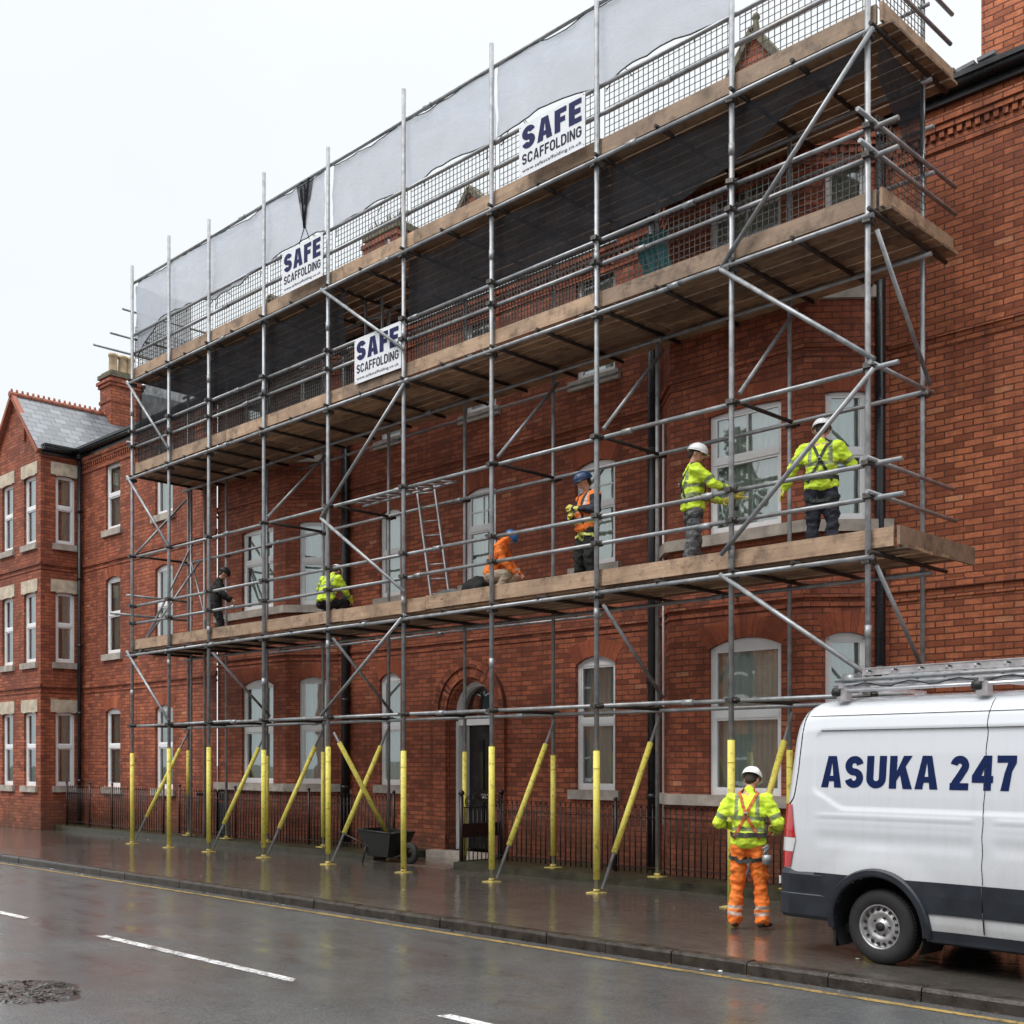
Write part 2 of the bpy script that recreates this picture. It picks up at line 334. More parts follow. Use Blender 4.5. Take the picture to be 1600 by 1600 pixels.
# ---------------------------------------------------------------- mesh helpers
class MB:
    def __init__(s): s.v = []; s.f = []; s.uv = []; s.mi = []; s.cur = 0; s.sm = []; s.smooth = False
    def face(s, pts, uvs=None):
        i = len(s.v); s.v += [tuple(p) for p in pts]; s.f.append(tuple(range(i, i + len(pts))))
        s.uv.append(uvs or [(0, 0)] * len(pts)); s.mi.append(s.cur); s.sm.append(s.smooth)
    def box(s, x0, x1, y0, y1, z0, z1):
        s.obox(Vector(((x0 + x1) / 2, (y0 + y1) / 2, (z0 + z1) / 2)), Vector((1, 0, 0)), Vector((0, 1, 0)), Vector((0, 0, 1)), x1 - x0, y1 - y0, z1 - z0)
    def obox(s, c, ax, ay, az, lx, ly, lz):
        c = Vector(c); hx, hy, hz = ax * lx / 2, ay * ly / 2, az * lz / 2
        i = len(s.v)
        for a in (-1, 1):
            for b in (-1, 1):
                for d in (-1, 1): s.v.append(tuple(c + a * hx + b * hy + d * hz))
        cx, cy, cz = c.dot(ax), c.dot(ay), c.dot(az)
        for q, (A, B, LA, LB, ca, cb) in zip(((0, 1, 3, 2), (4, 6, 7, 5), (0, 4, 5, 1), (2, 3, 7, 6), (0, 2, 6, 4), (1, 5, 7, 3)),
             ((1, 2, ly, lz, cy, cz), (1, 2, ly, lz, cy, cz), (0, 2, lx, lz, cx, cz), (0, 2, lx, lz, cx, cz), (0, 1, lx, ly, cx, cy), (0, 1, lx, ly, cx, cy))):
            s.f.append(tuple(i + k for k in q)); us = []
            for k in q:
                sg = ((k >> 2 & 1) * 2 - 1, (k >> 1 & 1) * 2 - 1, (k & 1) * 2 - 1)
                us.append((ca + sg[A] * LA / 2, cb + sg[B] * LB / 2))
            s.uv.append(us); s.mi.append(s.cur); s.sm.append(False)
    def tube(s, p0, p1, r, n=10, r1=None, cap=True):
        p0, p1 = Vector(p0), Vector(p1); d = (p1 - p0)
        if d.length < 1e-6: return
        d.normalize(); a = d.orthogonal().normalized(); b = d.cross(a); i = len(s.v); r1 = r if r1 is None else r1
        for p, q in ((p0, r), (p1, r1)):
            for k in range(n):
                t = 2 * math.pi * k / n; s.v.append(tuple(p + (a * math.cos(t) + b * math.sin(t)) * q))
        for k in range(n):
            k2 = (k + 1) % n
            s.f.append((i + k, i + k2, i + n + k2, i + n + k)); s.uv.append([(0, 0)] * 4); s.mi.append(s.cur); s.sm.append(True)
        if cap:
            s.f.append(tuple(i + k for k in range(n - 1, -1, -1))); s.uv.append([(0, 0)] * n); s.mi.append(s.cur); s.sm.append(False)
            s.f.append(tuple(i + n + k for k in range(n))); s.uv.append([(0, 0)] * n); s.mi.append(s.cur); s.sm.append(False)
    def path(s, pts, r, n=6):
        for a, b in zip(pts[:-1], pts[1:]): s.tube(a, b, r, n)
    def lathe(s, prof, c=(0, 0, 0), n=24, axis='z', a0=0, a1=2 * math.pi):
        i = len(s.v); c = Vector(c); full = abs(a1 - a0 - 2 * math.pi) < 1e-6; m = n if full else n + 1
        for r, h in prof:
            for k in range(m):
                t = a0 + (a1 - a0) * k / n; x, y = r * math.cos(t), r * math.sin(t)
                p = (x, y, h) if axis == 'z' else ((x, h, y) if axis == 'y' else (h, x, y))
                s.v.append(tuple(c + Vector(p)))
        for j in range(len(prof) - 1):
            for k in range(n):
                k2 = (k + 1) % m
                s.f.append((i + j * m + k, i + j * m + k2, i + (j + 1) * m + k2, i + (j + 1) * m + k)); s.uv.append([(0, 0)] * 4)
                s.mi.append(s.cur); s.sm.append(True)
    def grid(s, P, nu, nv, uvf=None, smooth=True):
        i = len(s.v)
        for a in range(nu + 1):
            for b in range(nv + 1): s.v.append(tuple(P(a / nu, b / nv)))
        for a in range(nu):
            for b in range(nv):
                q = (i + a * (nv + 1) + b, i + (a + 1) * (nv + 1) + b, i + (a + 1) * (nv + 1) + b + 1, i + a * (nv + 1) + b + 1)
                s.f.append(q); s.mi.append(s.cur); s.sm.append(smooth)
                s.uv.append([uvf(x, y) for x, y in ((a / nu, b / nv), ((a + 1) / nu, b / nv), ((a + 1) / nu, (b + 1) / nv), (a / nu, (b + 1) / nv))] if uvf else [(0, 0)] * 4)
    def mesh(s, name, mats, off=(0, 0, 0)):
        me = D.meshes.new(name); o = Vector(off)
        me.from_pydata([(v[0] - o.x, v[1] - o.y, v[2] - o.z) for v in s.v], [], s.f)
        for m in (mats if isinstance(mats, (list, tuple)) else [mats]): me.materials.append(M(m))
        uvl = me.uv_layers.new(name='UVMap'); flat = [c for f in s.uv for p in f for c in p]; uvl.data.foreach_set('uv', flat)
        me.polygons.foreach_set('material_index', s.mi); me.polygons.foreach_set('use_smooth', s.sm); me.update()
        return me
    def build(s, name, mats, parent=None, world=True):
        """world=True: vertices are world coordinates, shifted to the root's origin"""
        off = root_loc(parent) if (parent and world) else (0, 0, 0)
        o = D.objects.new(name, s.mesh(name, mats, off)); COL.objects.link(o)
        if parent: o.parent = parent
        return o
def root_loc(o):
    while o.parent: o = o.parent
    return tuple(o.location)
def tag(o, label=None, cat=None, group=None, kind=None):
    if label: o['label'] = label
    if cat: o['category'] = cat
    if group: o['group'] = group
    if kind: o['kind'] = kind
    return o
def empty(name, loc, label, cat, group=None, rz=0):
    o = D.objects.new(name, None); COL.objects.link(o); o.location = loc; o.rotation_euler = (0, 0, rz)
    o.empty_display_size = .2
    return tag(o, label, cat, group)
def clone(o, parent=None):
    c = o.copy(); COL.objects.link(c); c.parent = parent
    for ch in o.children: clone(ch, c)
    return c
def at_origin(o):
    """top-level mesh built in world coordinates: move its origin to its base"""
    me = o.data; xs = [v.co for v in me.vertices]
    c = Vector((sum(v.x for v in xs) / len(xs), sum(v.y for v in xs) / len(xs), min(v.z for v in xs)))
    me.transform(Matrix.Translation(-c)); o.location = c; return o

# ---------------------------------------------------------------- setting
mb = MB(); mb.box(-400, 400, -300, 500, -1.2, -.6); tag(mb.build('ground', 'earth'), kind='structure')
mb = MB(); mb.box(-160, 160, 0.0 - 1.6, 9.5, -.5, -.12); tag(mb.build('road', 'wet_road'), kind='structure')
mb = MB(); mb.box(-160, 160, 9.66, 16.2, -.5, 0); tag(mb.build('pavement', 'wet_pavement'), kind='structure')
mb = MB(); mb.box(-160, 160, -6, -1.602, -.5, 0); tag(mb.build('far_pavement', 'wet_pavement'), kind='structure')
mb = MB(); x = -100.
while x < 60:                                     # kerb stones, each slightly out of line, with a worn nose
    L = .9 + random.uniform(-.05, .05); dz = random.uniform(-.004, .006); dy = random.uniform(-.007, .007)
    y0, y1, z0, z1 = 9.5 + dy, 9.658, -.3, .004 + dz; b = .03
    prof = [(y0 - .008, z0), (y0, z1 - b), (y0 + b * .3, z1 - b * .3), (y0 + b, z1), (y1, z1)]
    for (ya, za), (yb, zb) in zip(prof[:-1], prof[1:]):
        mb.face([(x + .006, ya, za), (x + L - .006, ya, za), (x + L - .006, yb, zb), (x + .006, yb, zb)])
    for xx in (x + .006, x + L - .006): mb.face([(xx, a, c) for a, c in prof] + [(xx, y1, z0)])
    x += L
tag(mb.build('kerb', 'kerb_granite'), kind='structure')
mb = MB()
k = -15
while k < 12:
    x0 = -7.03 + 6.02 * k
    mb.face([(x0, 6.22, -.116), (x0 + 4.0, 6.22, -.116), (x0 + 3.9, 6.34, -.116), (x0 + .05, 6.34, -.116)])
    k += 1
tag(mb.build('road_marking_white', 'white_marking'), kind='structure')
mb = MB(); mb.face([(-100, 9.22, -.116), (60, 9.22, -.116), (60, 9.31, -.116), (-100, 9.31, -.116)])
tag(mb.build('road_marking_yellow', 'yellow_marking'), kind='structure')
mb = MB()
mb.box(-33, -17.6, 13.97, 14.75, -.3, .13); mb.box(-15.3, -5, 13.95, 15.59, -.3, .13)
mb.box(-26, -17.6, 14.752, 15.59, -.3, .128)
tag(mb.build('kerbed_verge', 'plinth_stone'), kind='structure')
mb = MB(); mb.box(-17.59, -15.31, 13.9, 15.59, -.3, .012); tag(mb.build('entrance_path', 'wet_path'), kind='structure')
# cast iron cover patch in the road, and litter
mb = MB(); n = 40; ring = []
for k in range(n):
    t = 2 * math.pi * k / n; q = 1 + .22 * noise.noise(Vector((math.cos(t) * 1.6, math.sin(t) * 1.6, 2)))
    ring.append((math.cos(t) * .62 * q, math.sin(t) * .42 * q))
for k in range(n):
    a, b = ring[k], ring[(k + 1) % n]; mb.face([(-10.35, 4.3, -.1145), (-10.35 + a[0] * .8, 4.3 + a[1] * .8, -.1145), (-10.35 + b[0] * .8, 4.3 + b[1] * .8, -.1145)])
    mb.face([(-10.35 + a[0] * .8, 4.3 + a[1] * .8, -.1145), (-10.35 + a[0], 4.3 + a[1], -.1195), (-10.35 + b[0], 4.3 + b[1], -.1195), (-10.35 + b[0] * .8, 4.3 + b[1] * .8, -.1145)])
for k in range(420):
    a = random.uniform(0, 6.28); q = random.random() ** .5; x, y = -10.35 + math.cos(a) * .62 * q, 4.3 + math.sin(a) * .42 * q; s = random.uniform(.008, .03)
    if q < .98: mb.obox((x, y, -.1135), Vector((math.cos(a * 7), math.sin(a * 7), .2)).normalized(), Vector((-math.sin(a * 7), math.cos(a * 7), 0)), Vector((0, 0, 1)), s * 2.2, s * .7, s * .14)
o = mb.build('tarmac_patch', 'patch_tarmac'); tag(at_origin(o), 'rough dark tarmac repair patch in the near lane of the road', 'road patch')
mb = MB()
for k in range(420):
    if random.random() < .45: y = random.uniform(9.35, 9.5); z = -.117
    elif random.random() < .5: y = random.uniform(13.4, 13.95); z = .003
    else: y = random.uniform(9.8, 13.8); z = .003
    x = random.uniform(-30, -2); s = random.uniform(.008, .035); a = random.uniform(0, 6.3)
    u = Vector((math.cos(a), math.sin(a), random.uniform(-.15, .3))) * s; v = Vector((-math.sin(a), math.cos(a), random.uniform(0, .3))) * s * .6
    c = Vector((x, y, z + .004)); mb.cur = 1 if random.random() < .12 else 0
    mb.face([c - u, c - v * .8, c + u, c + v])
tag(mb.build('leaf_litter', ['leaf_brown', 'pale_scrap']), 'brown leaf scraps lying along kerb and verge', 'litter', kind='stuff')
# ================================================================ buildings
class Wall:
    """vertical wall from p0 to p1; outward normal points to the right of p0->p1 (towards the street when p0 is left)"""
    def __init__(s, p0, p1, u0=0.):
        s.p0 = Vector((*p0, 0)); d = Vector((*p1, 0)) - s.p0; s.L = d.length; s.d = d.normalized()
        s.n = Vector((s.d.y, -s.d.x, 0)); s.u0 = u0; s.ops = []
    def pt(s, u, z, w=0.): return s.p0 + s.d * u - s.n * w + Vector((0, 0, z))
    def face(s, mb, q, w=0.): mb.face([s.pt(u, z, w) for u, z in q], [(s.u0 + u, z) for u, z in q])
    def bx(s, mb, u0, u1, z0, z1, w0, w1):
        mb.obox(s.pt((u0 + u1) / 2, (z0 + z1) / 2, (w0 + w1) / 2), s.d, -s.n, Vector((0, 0, 1)), u1 - u0, w1 - w0, z1 - z0)
    def arc(s, op, n=10):
        u0, u1, zs, rise = op['u0'], op['u1'], op['z1'] - op['arch'], op['arch']
        if rise < .01: return [(u0, op['z1']), (u1, op['z1'])]
        w = (u1 - u0) / 2; r = (w * w + rise * rise) / (2 * rise); cz = op['z1'] - r; a = math.asin(min(1, w / r)); c = (u0 + u1) / 2
        if rise > w * .98: a = math.pi / 2
        return [(c + r * math.sin(-a + 2 * a * k / n), cz + r * math.cos(-a + 2 * a * k / n)) for k in range(n + 1)]
    def wall(s, mb, z0, z1, top=None):
        us = sorted({0, s.L, *[o[k] for o in s.ops for k in ('u0', 'u1')]}); zs = sorted({z0, z1, *[o[k] for o in s.ops for k in ('z0', 'z1')]})
        for a, b in zip(us[:-1], us[1:]):
            for c, d in zip(zs[:-1], zs[1:]):
                cu, cz = (a + b) / 2, (c + d) / 2
                if any(o['u0'] < cu < o['u1'] and o['z0'] < cz < o['z1'] for o in s.ops): continue
                s.face(mb, [(a, c), (b, c), (b, d), (a, d)])
        for o in s.ops:
            A = s.arc(o); dp = o.get('depth', .13)
            if o['arch'] > .01:
                for (ua, za), (ub, zb) in zip(A[:-1], A[1:]): s.face(mb, [(ua, za), (ub, zb), (ub, o['z1'] + .0), (ua, o['z1'])])
            out = [(o['u0'], o['z0'])] + A + [(o['u1'], o['z0'])]
            for (ua, za), (ub, zb) in zip(out, out[1:] + out[:1]):
                mb.face([s.pt(ua, za, 0), s.pt(ub, zb, 0), s.pt(ub, zb, dp + .06), s.pt(ua, za, dp + .06)], [(s.u0 + ua, za), (s.u0 + ub, zb + .001), (s.u0 + ub + .2, zb), (s.u0 + ua + .2, za)])
    def op(s, u0, u1, z0, z1, arch=0., **k):
        o = dict(u0=u0, u1=u1, z0=z0, z1=z1, arch=arch, **k); s.ops.append(o); return o
    def xop(s, x0, x1, *a, **k):     # opening given by world x of both jambs
        sc = s.d.x; return s.op((x0 - s.p0.x) / sc, (x1 - s.p0.x) / sc, *a, **k)

def window(root, W, o, style=0, lintel='brick', sill=True, sill_ext=.13, label=None):
    u0, u1, z0, z1, ar = o['u0'], o['u1'], o['z0'], o['z1'], o['arch']; w = o.get('depth', .13); t = .07; dp = .06
    f = MB(); zs = z1 - ar
    W.bx(f, u0, u0 + t, z0, zs, w - dp, w); W.bx(f, u1 - t, u1, z0, zs, w - dp, w)
    W.bx(f, u0 + t, u1 - t, z0, z0 + t * 1.15, w - dp, w)
    zt = zs - t * .35
    if ar > .01:                                    # white arched head
        A = W.arc(o); f2 = [(a, b - .001) for a, b in A]
        for (ua, za), (ub, zb) in zip(f2[:-1], f2[1:]):
            f.face([W.pt(ua, zt, w - dp), W.pt(ub, zt, w - dp), W.pt(ub, zb, w - dp), W.pt(ua, za, w - dp)])
            f.face([W.pt(ua, zt, w - dp), W.pt(ub, zt, w - dp), W.pt(ub, zt, w), W.pt(ua, zt, w)])
    else:
        zt = zs - t; W.bx(f, u0 + t, u1 - t, zt, zs, w - dp, w)
    a, b = u0 + t, u1 - t; zm = z0 + (zt - z0) * (.55 if style != 3 else .62)
    W.bx(f, a, b, zm - .045, zm + .045, w - dp - .012, w - .005)
    s = .035                                        # sash rims
    for (za, zb, off) in ((z0 + t * 1.15, zm - .045, .006), (zm + .045, zt, .014)):
        W.bx(f, a, a + s, za, zb, w - dp + off, w - .008); W.bx(f, b - s, b, za, zb, w - dp + off, w - .008)
        W.bx(f, a + s, b - s, za, za + s, w - dp + off, w - .008); W.bx(f, a + s, b - s, zb - s, zb, w - dp + off, w - .008)
    if style in (1, 3):
        c = (a + b) / 2
        W.bx(f, c - .014, c + .014, zm + .08, zt - s, w - .04, w - .012)
        if style == 1: W.bx(f, c - .014, c + .014, z0 + .12, zm - .08, w - .04, w - .012)
        q = zm + (zt - zm) * .52; W.bx(f, a + s, b - s, q - .014, q + .014, w - .037, w - .014)
    win = f.build('window', 'white_upvc', root)
    if label: win['label'] = label
    g = MB(); W.face(g, [(a, z0 + t), (b, z0 + t), (b, zt), (a, zt)], w - .022); g.build('pane', 'window_glass', win)
    c = MB()
    if o.get('curtain', 1):
        n = int((b - a) / .012)
        fr = random.uniform(62, 80); ph = random.random() * 6
        c.grid(lambda x, y: W.pt(u0 + (u1 - u0) * x, z0 + (z1 - z0) * y, w + .10 + .022 * math.sin(x * (b - a) * fr + ph) + .008 * math.sin(x * (b - a) * 21 + 2 * ph)), n, 1)
        c.build('curtain', 'curtain', win)
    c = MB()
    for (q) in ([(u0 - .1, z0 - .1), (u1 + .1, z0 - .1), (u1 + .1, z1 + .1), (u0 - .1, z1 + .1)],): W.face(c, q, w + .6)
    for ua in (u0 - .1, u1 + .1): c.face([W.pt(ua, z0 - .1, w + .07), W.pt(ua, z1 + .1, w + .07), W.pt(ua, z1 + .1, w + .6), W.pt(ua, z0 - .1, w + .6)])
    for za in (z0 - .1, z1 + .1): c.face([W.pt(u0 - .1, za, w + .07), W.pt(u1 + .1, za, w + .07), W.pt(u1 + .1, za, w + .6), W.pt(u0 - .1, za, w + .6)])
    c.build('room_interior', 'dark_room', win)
    if sill:
        m_ = MB(); e = sill_ext
        W.bx(m_, u0 - e, u1 + e, z0 - .17, z0 - .001, -.075, w - dp)
        m_.build('sill', 'sill_stone', win)
    if lintel == 'stone':
        m_ = MB(); W.bx(m_, u0 - .14, u1 + .14, zs + .002 + ar, zs + .38, -.03, .06)
        if ar > .01:
            for (ua, za), (ub, zb) in zip(W.arc(o)[:-1], W.arc(o)[1:]):
                m_.face([W.pt(ua, za, -.03), W.pt(ub, zb, -.03), W.pt(ub, zs + ar + .003, -.03), W.pt(ua, zs + ar + .003, -.03)])
        m_.build('lintel', 'cream_stone', win)
    elif lintel == 'brick':
        m_ = MB(); A = W.arc(o) if ar > .01 else [(u0, z1), (u1, z1)]
        n = max(4, int((u1 - u0) / .085)); H = .30; c_ = (u0 + u1) / 2
        for k in range(n):
            x0, x1 = u0 + (u1 - u0) * k / n, u0 + (u1 - u0) * (k + 1) / n
            def az(x):
                if ar < .01: return z1
                for (ua, za), (ub, zb) in zip(A[:-1], A[1:]):
                    if ua - 1e-6 <= x <= ub + 1e-6: return za + (zb - za) * (x - ua) / (ub - ua)
                return A[-1][1]
            fl = .42
            q = [(x0 + .003, az(x0)), (x1 - .003, az(x1)), (x1 - .003 + (x1 - c_) * fl, az(x1) + H), (x0 + .003 + (x0 - c_) * fl, az(x0) + H)]
            ru, rv = (random.randrange(60) + .5) * .3, (2 * random.randrange(40) + 1.5) * .075
            m_.face([W.pt(a_, b_, -.006) for a_, b_ in q], [(ru, rv), (ru + .01, rv), (ru + .01, rv + .01), (ru, rv + .01)])
        m_.build('brick_arch', 'arch_brick', win)
    return win

def strings(mb, W, z, u0=None, u1=None, e0=0, e1=0):
    a = -e0 if u0 is None else u0; b = W.L + e1 if u1 is None else u1
    for dz, h, pr in ((0, .07, .045), (.0705, .05, .025), (-.13, .05, .02)):
        W.bx(mb, a, b, z + dz, z + dz + h, -pr, .02)
def cornice(mb, W, z, e0=0, e1=0):
    a, b = -e0, W.L + e1
    W.bx(mb, a, b, z - .62, z - .54, -.03, .02); W.bx(mb, a, b, z - .36, z - .28, -.06, .02); W.bx(mb, a, b, z - .279, z - .16, -.09, .02)
    u = a
    while u < b - .1:
        W.bx(mb, u, u + .07, z - .46, z - .361, -.04, .02); u += .125
def gutter(W, root, z, e0=0, e1=0):
    mb = MB(); p0, p1 = W.pt(-e0, z, -.17), W.pt(W.L + e1, z, -.17)
    mb.tube(p0, p1, .075, 10); W.bx(mb, -e0, W.L + e1, z + .03, z + .10, -.26, -.0)
    W.bx(mb, -e0, W.L + e1, z - .16, z + .02, -.095, -.04)
    mb.build('gutter', 'black_pipe', root)
def pipe(x, y, z0, z1, root, r=.055):
    mb = MB(); mb.tube((x, y, z0), (x, y, z1), r, 12)
    z = z0 + 1.2
    while z < z1: mb.tube((x, y, z), (x, y, z + .09), r + .02, 12); z += 1.9
    mb.tube((x, y, z1 - .02), (x, y - .0, z1 + .2), r + .05, 12)
    return mb.build('drainpipe', 'black_pipe', root)
def roof_uv(pts):
    n = (Vector(pts[1]) - Vector(pts[0])).cross(Vector(pts[2]) - Vector(pts[0])).normalized()
    h = Vector((0, 0, 1)).cross(n).normalized(); v = n.cross(h)
    return [(Vector(p).dot(h), Vector(p).dot(v)) for p in pts]
def chimney(root, x0, x1, y0, y1, z0, z1, pots, cap='clay', name='chimney', body='red_brick', cap_mat='moss_stone'):
    mb = MB()
    mb.box(x0, x1, y0, y1, z0, z1)
    for k, (dz, pr) in enumerate(((-.75, .03), (-.28, .05), (-.18, .09))): mb.box(x0 - pr, x1 + pr, y0 - pr, y1 + pr, z1 + dz, z1 + dz + .095)
    c = mb.build(name, body, root)
    m2 = MB(); m2.box(x0 - .06, x1 + .06, y0 - .06, y1 + .06, z1 + .001, z1 + .12); m2.box(x0 + .02, x1 - .02, y0 + .02, y1 - .02, z1 + .121, z1 + .2); m2.build('chimney_cap', cap_mat, c)
    for px, py in pots:
        p = MB(); p.lathe([(.0, .0), (.16, 0), (.135, .1), (.125, .5), (.15, .53), (.15, .6), (.11, .6), (.1, .3), (0, .3)], (px, py, z1 + .18), 14); p.build('chimney_pot', cap, c)
    return c

# ---------- left block: gabled wing and flat wall, X < -25.9
LB = empty('gabled_house', (-31.8, 14.7, 0), 'red brick house with slate gable wing, cream stone lintels and terracotta ridge at far left', 'house')
wall = MB()
Wf = Wall((-35.2, 13.6), (-31.8, 13.6)); Ws = Wall((-31.8, 13.6), (-31.8, 14.75), 3.4); Wl = Wall((-31.8, 14.75), (-24.56, 14.75), 4.55)
ZW = ((1.21, 3.27), (4.66, 6.62), (7.97, 9.88))
for z0, z1 in ZW:
    window(LB, Wf, Wf.xop(-34.45, -33.68, z0, z1, .03), 0, 'stone'); window(LB, Wf, Wf.xop(-32.92, -32.12, z0, z1, .03), 0, 'stone')
    window(LB, Ws, Ws.op(.42, .98, z0, z1, .03), 0, 'stone', sill_ext=.1)
for (xa, xb) in ((-30.3, -29.45), (-27.55, -26.65)):
    for z0, z1 in ((1.2, 3.34), (4.82, 6.92), (8.2, 10.05)): window(LB, Wl, Wl.xop(xa, xb, z0, z1, .09), 0, 'brick')
for W in (Wf, Ws, Wl): W.wall(wall, 0, 10.6)
# gable triangle and back/side closure
ax, az = -33.5, 12.33
wall.face([(-35.2, 13.6, 10.6), (-31.8, 13.6, 10.6), (ax, 13.6, az)], [(0, 10.6), (3.4, 10.6), (1.7, az)])
wall.face([(-35.2, 20, 0), (-35.2, 13.6, 0), (-35.2, 13.6, 10.6), (-35.2, 20, 10.6)], [(0, 0), (6.4, 0), (6.4, 10.6), (0, 10.6)])
wall.build('wall', 'red_brick', LB)
for z in (3.95, 7.35):
    mb = MB(); strings(mb, Wf, z, e1=.045); strings(mb, Ws, z, e1=-.02); strings(mb, Wl, z); mb.build('string_course', 'red_brick', LB)
mb = MB()
cornice(mb, Wl, 10.6)
Ws.bx(mb, 0, Ws.L, 10.32, 10.44, -.05, .02)
mb.build('cornice', 'red_brick', LB)
mb = MB(); mb.box(ax + .62, ax + .74, 13.54, 13.62, 10.95, 11.45); mb.build('gable_slot', 'red_brick', LB)
rf = MB(); ov = .12
A = (ax, 13.45, az + .06); B = (ax, 18.5, az + .06); C = (-31.65, 18.5, 10.5); E_ = (-31.65, 13.45, 10.5)
rf.face([E_, C, B, A], roof_uv([E_, C, B, A])); q = [(-35.35, 13.45, 10.5), A, B, (-35.35, 18.5, 10.5)]; rf.face(q, roof_uv(q))
tanp = math.tan(R(27)); q = [(-31.9, 14.55, 10.62), (-24.56, 14.55, 10.62), (-24.56, 20, 10.62 + tanp * 5.45), (-31.9, 20, 10.62 + tanp * 5.45)]
rf.face(q, roof_uv(q))
roof = rf.build('roof', 'slate', LB)
mb = MB()
y = 13.42
while y < 18.4:                                    # crested ridge tiles
    mb.tube((ax, y, az + .05), (ax, y + .3, az + .05), .085, 8); 
    for k in range(2): mb.tube((ax, y + .07 + .15 * k, az + .10), (ax, y + .07 + .15 * k, az + .21), .045, 6, .03)
    y += .31
mb.build('ridge_tiles', 'ridge_tile', roof)
mb = MB()                                          # barge course along the gable
for sx in (1, -1):
    p0 = Vector((ax, 13.52, az + .02)); p1 = Vector((ax + 1.78 * sx, 13.52, 10.42)); d = (p1 - p0).normalized()
    mb.obox((p0 + p1) / 2, d, Vector((0, 1, 0)), d.cross(Vector((0, 1, 0))), (p1 - p0).length, .14, .11)
mb.build('barge_course', 'ridge_tile', LB)
gutter(Wl, LB, 10.58); gutter(Ws, LB, 10.55, e1=-.2)
chimney(LB, -33.85, -33.15, 16.3, 17.3, 11, 13.5, [(-33.5, 16.55), (-33.5, 16.85), (-33.5, 17.1)])
pipe(-31.64, 14.63, .1, 10.4, LB)

# ---------- main terrace, X -25.9 .. -7.85, two canted bays
MN = empty('terrace_building', (-17, 15.6, 0), 'long red brick terrace with canted bays, arched doorway and white windows behind the scaffolding', 'building')
YM, YB = 15.6, 14.8; ZT = 11.1
W1 = Wall((-25.9, YM), (-25.4, YM)); W2 = Wall((-25.4, YM), (-24.6, YB), .5); W3 = Wall((-24.6, YB), (-21.75, YB), 1.63)
W4 = Wall((-21.75, YB), (-20.85, YM), 4.5); W5 = Wall((-20.85, YM), (-12.0, YM), 5.7)
W6 = Wall((-12.0, YM), (-11.15, YB), 14.55); W7 = Wall((-11.15, YB), (-8.76, YB), 15.7); W8 = Wall((-8.76, YB), (-7.86, YM), 18.1)
ZG, Z1, Z2 = (1.41, 3.78), (5.38, 7.24), (8.72, 10.66)
for zz, st in ((ZG, 0), (Z1, 3), (Z2, 1)):
    ar = .14 if zz is ZG else .10
    for W, xa, xb, s_ in ((W3, -23.55, -22.25, st), (W5, -19.45, -18.75, 0), (W5, -13.86, -12.94, 0 if st != 3 else 3), (W7, -10.42, -9.14, st)):
        k = {}
        o = W.xop(xa, xb, *zz, ar if (W is W5 or zz is ZG) else .035); window(MN, W, o, s_, 'brick')
    for W in (W4, W8): window(MN, W, W.op(.30, .91, *zz, ar * .6 if zz is ZG else .02), 0, 'brick', sill_ext=.1)
for zz, st in ((Z1, 3), (Z2, 1)): window(MN, W5, W5.xop(-16.78, -15.9, *zz, .1), st, 'brick')
# door opening
od = W5.xop(-17.25, -15.97, 0.15, 3.50, .64, depth=.32)
wall = MB()
for W in (W1, W2, W3, W4, W5, W6, W7, W8): W.wall(wall, 0, ZT)
mn_wall = wall.build('wall', 'red_brick', MN)
# door
u0, u1 = od['u0'], od['u1']; W = W5
dr = MB(); W.bx(dr, u0 + .29, u1 - .08, .18, 2.62, .30, .35)
for (a, b, c, d) in ((.42, .72, 1.35, 2.35), (.86, 1.1, 1.35, 2.35), (.42, .72, .35, 1.1), (.86, 1.1, .35, 1.1)): W.bx(dr, u0 + a, u0 + b, c, d, .285, .299)
door = dr.build('door', 'door_black', MN)
g = MB(); W.bx(g, u0 + .44, u0 + .70, 1.37, 2.33, .276, .284); W.bx(g, u0 + .88, u0 + 1.08, 1.37, 2.33, .276, .284); g.build('pane', 'dark_glass', door)
g = MB(); W.bx(g, u0 + .66, u0 + .88, 1.18, 1.27, .27, .2985); g.build('letterbox', 'alu', door)
fr = MB(); W.bx(fr, u0, u0 + .07, .15, 2.72, .2, .34); W.bx(fr, u0 + .23, u0 + .289, .15, 2.62, .2, .34); W.bx(fr, u1 - .079, u1, .15, 2.72, .2, .34)
W.bx(fr, u0 + .07, u1 - .079, 2.63, 2.76, .2, .34); W.bx(fr, u0 + .07, u0 + .23, .15, 1.1, .25, .33)
A = W.arc(od, 24); cx_ = (u0 + u1) / 2
for (ua, za), (ub, zb) in zip(A[:-1], A[1:]):
    def inn(u, z): return (cx_ + (u - cx_) * .87, 2.8 + (z - 2.8) * .87) if z > 2.8 else (cx_ + (u - cx_) * .87, z)
    (ia, ja), (ib, jb) = inn(ua, za), inn(ub, zb)
    fr.face([W.pt(ua, za, .2), W.pt(ub, zb, .2), W.pt(ib, jb, .2), W.pt(ia, ja, .2)]); fr.face([W.pt(ia, ja, .2), W.pt(ib, jb, .2), W.pt(ib, jb, .34), W.pt(ia, ja, .34)])
fr.build('door_frame', 'white_upvc', MN)
g = MB(); g.face([W.pt(u, z, .31) for u, z in [(u0 + .02, 2.76)] + A + [(u1 - .02, 2.76)]][::-1]); g.face([W.pt(u0 + .07, 1.1, .31), W.pt(u0 + .23, 1.1, .31), W.pt(u0 + .23, 2.62, .31), W.pt(u0 + .07, 2.62, .31)])
g.build('fanlight', 'window_glass', MN)
g = MB(); W.face(g, [(u0 - .2, 0), (u1 + .2, 0), (u1 + .2, 3.8), (u0 - .2, 3.8)], .9); 
